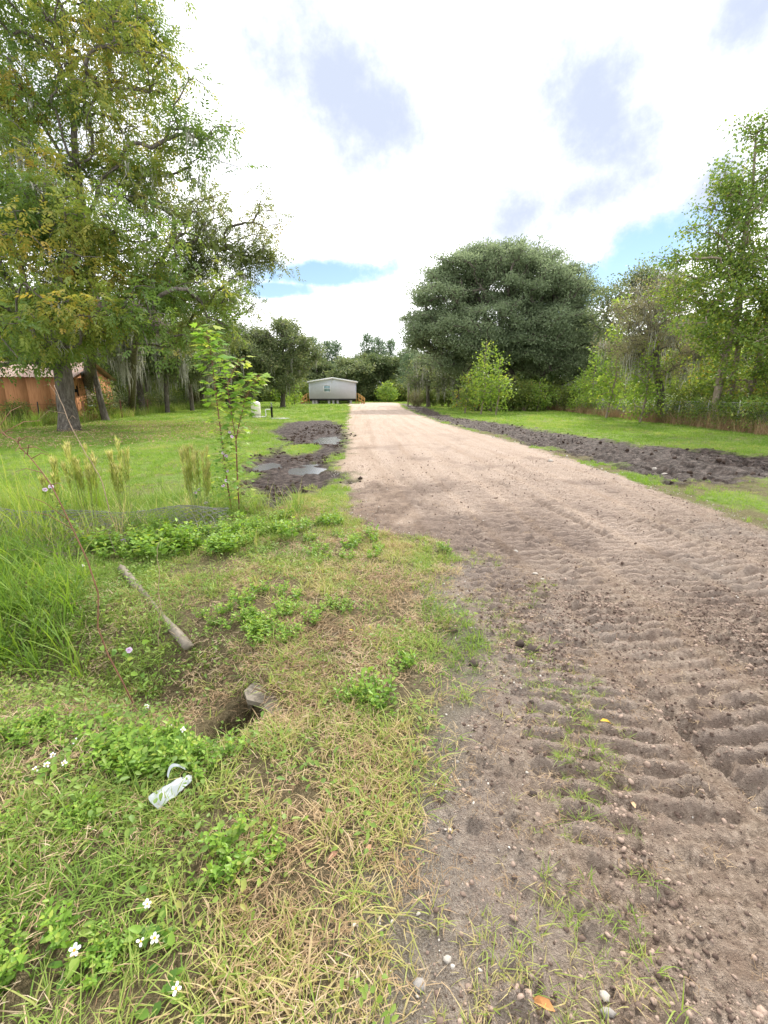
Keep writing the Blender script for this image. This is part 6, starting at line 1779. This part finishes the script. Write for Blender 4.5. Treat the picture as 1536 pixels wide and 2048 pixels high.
# --- clods, stones and fallen leaves one can pick out
M_CL1 = plain_mat('dark_clod', (.085, .066, .056), .95, .3, 30, .1, .4)
M_ST1 = plain_mat('pale_stone', (.44, .40, .35), .9, .15, 20, .2, .3)
M_ST2 = plain_mat('grey_stone', (.30, .28, .26), .9, .2, 20, .2, .3)
for i, (p, s, mt, nm, lab) in enumerate([((0.614, 1.506), .022, M_CL1, 'dirt_clod', 'round dark dirt clod on bare soil right of the verge'), ((0.784, 2.056), .017, M_CL1, 'dirt_clod', 'dark dirt clod at the grassy edge of the track ridges'),
        ((0.48, 2.841), .035, M_CL1, 'dirt_clod', 'black dirt clod on the verge edge strip of grass'), ((0.551, 2.431), .04, M_CL1, 'dirt_clod', 'dark clod pile lump left of the track ridges'), ((0.949, 2.587), .055, M_CL1, 'dirt_clod', 'largest dark clod where the turf is torn up'),
        ((0.899, 2.659), .04, M_CL1, 'dirt_clod', 'smaller clod leaning on the largest torn-up clod'), ((3.066, 4.243), .05, M_CL1, 'dirt_clod', 'dark lump of earth at the right side of the drive'), ((0.101, 0.885), .022, M_ST2, 'stone', 'flat grey stone in thin grass near the bottom edge'),
        ((0.073, 1.134), .008, M_ST1, 'stone', 'small white stone in the verge grass'), ((0.185, 0.947), .012, M_ST1, 'stone', 'white stone in the gravel near the bottom'), ((0.799, 1.591), .014, M_ST1, 'stone', 'white stone on bare soil beside the tracks'),
        ((1.379, 3.831), .03, M_ST1, 'stone', 'pale limestone lump where the rut begins'), ((1.416, 3.739), .026, M_ST1, 'stone', 'second pale limestone lump at the rut start'), ((1.354, 4.388), .03, M_ST1, 'stone', 'pale limestone lump on the sandy drive'),
        ((3.977, 10.724), .07, M_ST1, 'stone', 'large white stone in the dark right mud'), ((6.18, 10.186), .08, M_ST1, 'stone', 'white stone in the right mud beyond the grass tuft'), ((6.112, 9.698), .06, M_ST1, 'stone', 'smaller white stone beside the one in the right mud'), ((0.594, 0.819), .02, M_ST2, 'stone', 'round grey pebble at the bottom edge of the soil'), ((0.601, 0.855), .016, M_ST1, 'stone', 'pale stone at the bottom edge of the soil')]):
    me = rock(nm, None, 1000 + i, 1, .5 if nm == 'stone' else .6)
    o = obj(nm, me, mt, None, (p[0], p[1], hz(*p) + s * .25)); o.scale = (s, s * .85, s * .8); tag(o, lab, nm.replace('dirt_', ''))
for i, (p, L_, c, lab) in enumerate([((1.094, 1.885), .060, (.55, .36, .04), 'curled yellow fallen leaf on the track ridges'), ((-0.054, 1.266), .05, (.42, .24, .15), 'tan fallen leaf lying in the verge grass'), ((0.426, 0.842), .07, (.46, .22, .08), 'long orange-brown curled leaf near the bottom edge'),
                                     ((-0.183, 1.234), .05, (.36, .19, .12), 'brown fallen leaf left of the tan one'), ((-0.099, 2.869), .045, (.62, .45, .05), 'yellow leaf on the dry verge grass'), ((-0.226, 2.814), .045, (.60, .44, .06), 'yellow leaf left of the other on the dry verge'), ((1.002, 1.459), .045, (.50, .34, .20), 'pale brown leaf on the soil beside the long rut')]):
    v, f, k = leaves([(-.5, 0, 0)], [(1, 0, 0)], [(0, 0, 1)], 1, .42, (LENS[0] * [1, 1, 2.2], LENS[1]))
    m_ = plain_mat('fallen_leaf_%d' % i, c, .7, .2, 30)
    o = obj('fallen_leaf', mesh_from('fallen_leaf', [(v, f)]), m_, None, (p[0], p[1], hz(*p) + .022), i * 1.3); o.scale = (L_, L_, L_); tag(o, lab, 'leaf')

# --- webworm nests in the pecan
M_WEB = leaf_mat('webworm_silk', [(0, (.36, .28, .25)), (1, (.55, .46, .42))], .5, .8, .1)
for i, (p, s, lab) in enumerate([((-9.123, 19.3, 4.272), .42, 'largest pinkish webworm nest low on the right of the pecan'), ((-9.796, 19.2, 4.811), .30, 'webworm nest left of the largest one in the pecan'), ((-10.79, 18.6, 4.834), .28, 'webworm nest nearest the pecan trunk'), ((-15.737, 23, 10.337), .50, 'pale webworm nest high on the left of the pecan')]):
    g = np.random.default_rng(1100 + i); root = thing('webworm_nest', lab, 'nest', tuple(np.array(p) - [0, 0, s]))
    n = 420; P = g.normal(size=(n, 3)) * s * [.36, .36, .42] + [0, 0, s]
    v, f, k = leaves(P, rdir(n, g) * [.6, .6, 1], rdir(n, g), g.uniform(.12, .3, n), .035, DIAMOND)
    obj('silk', mesh_from('silk', [(v, f)], False, {'rnd': np.repeat(g.random(n), k)}), M_WEB, root)
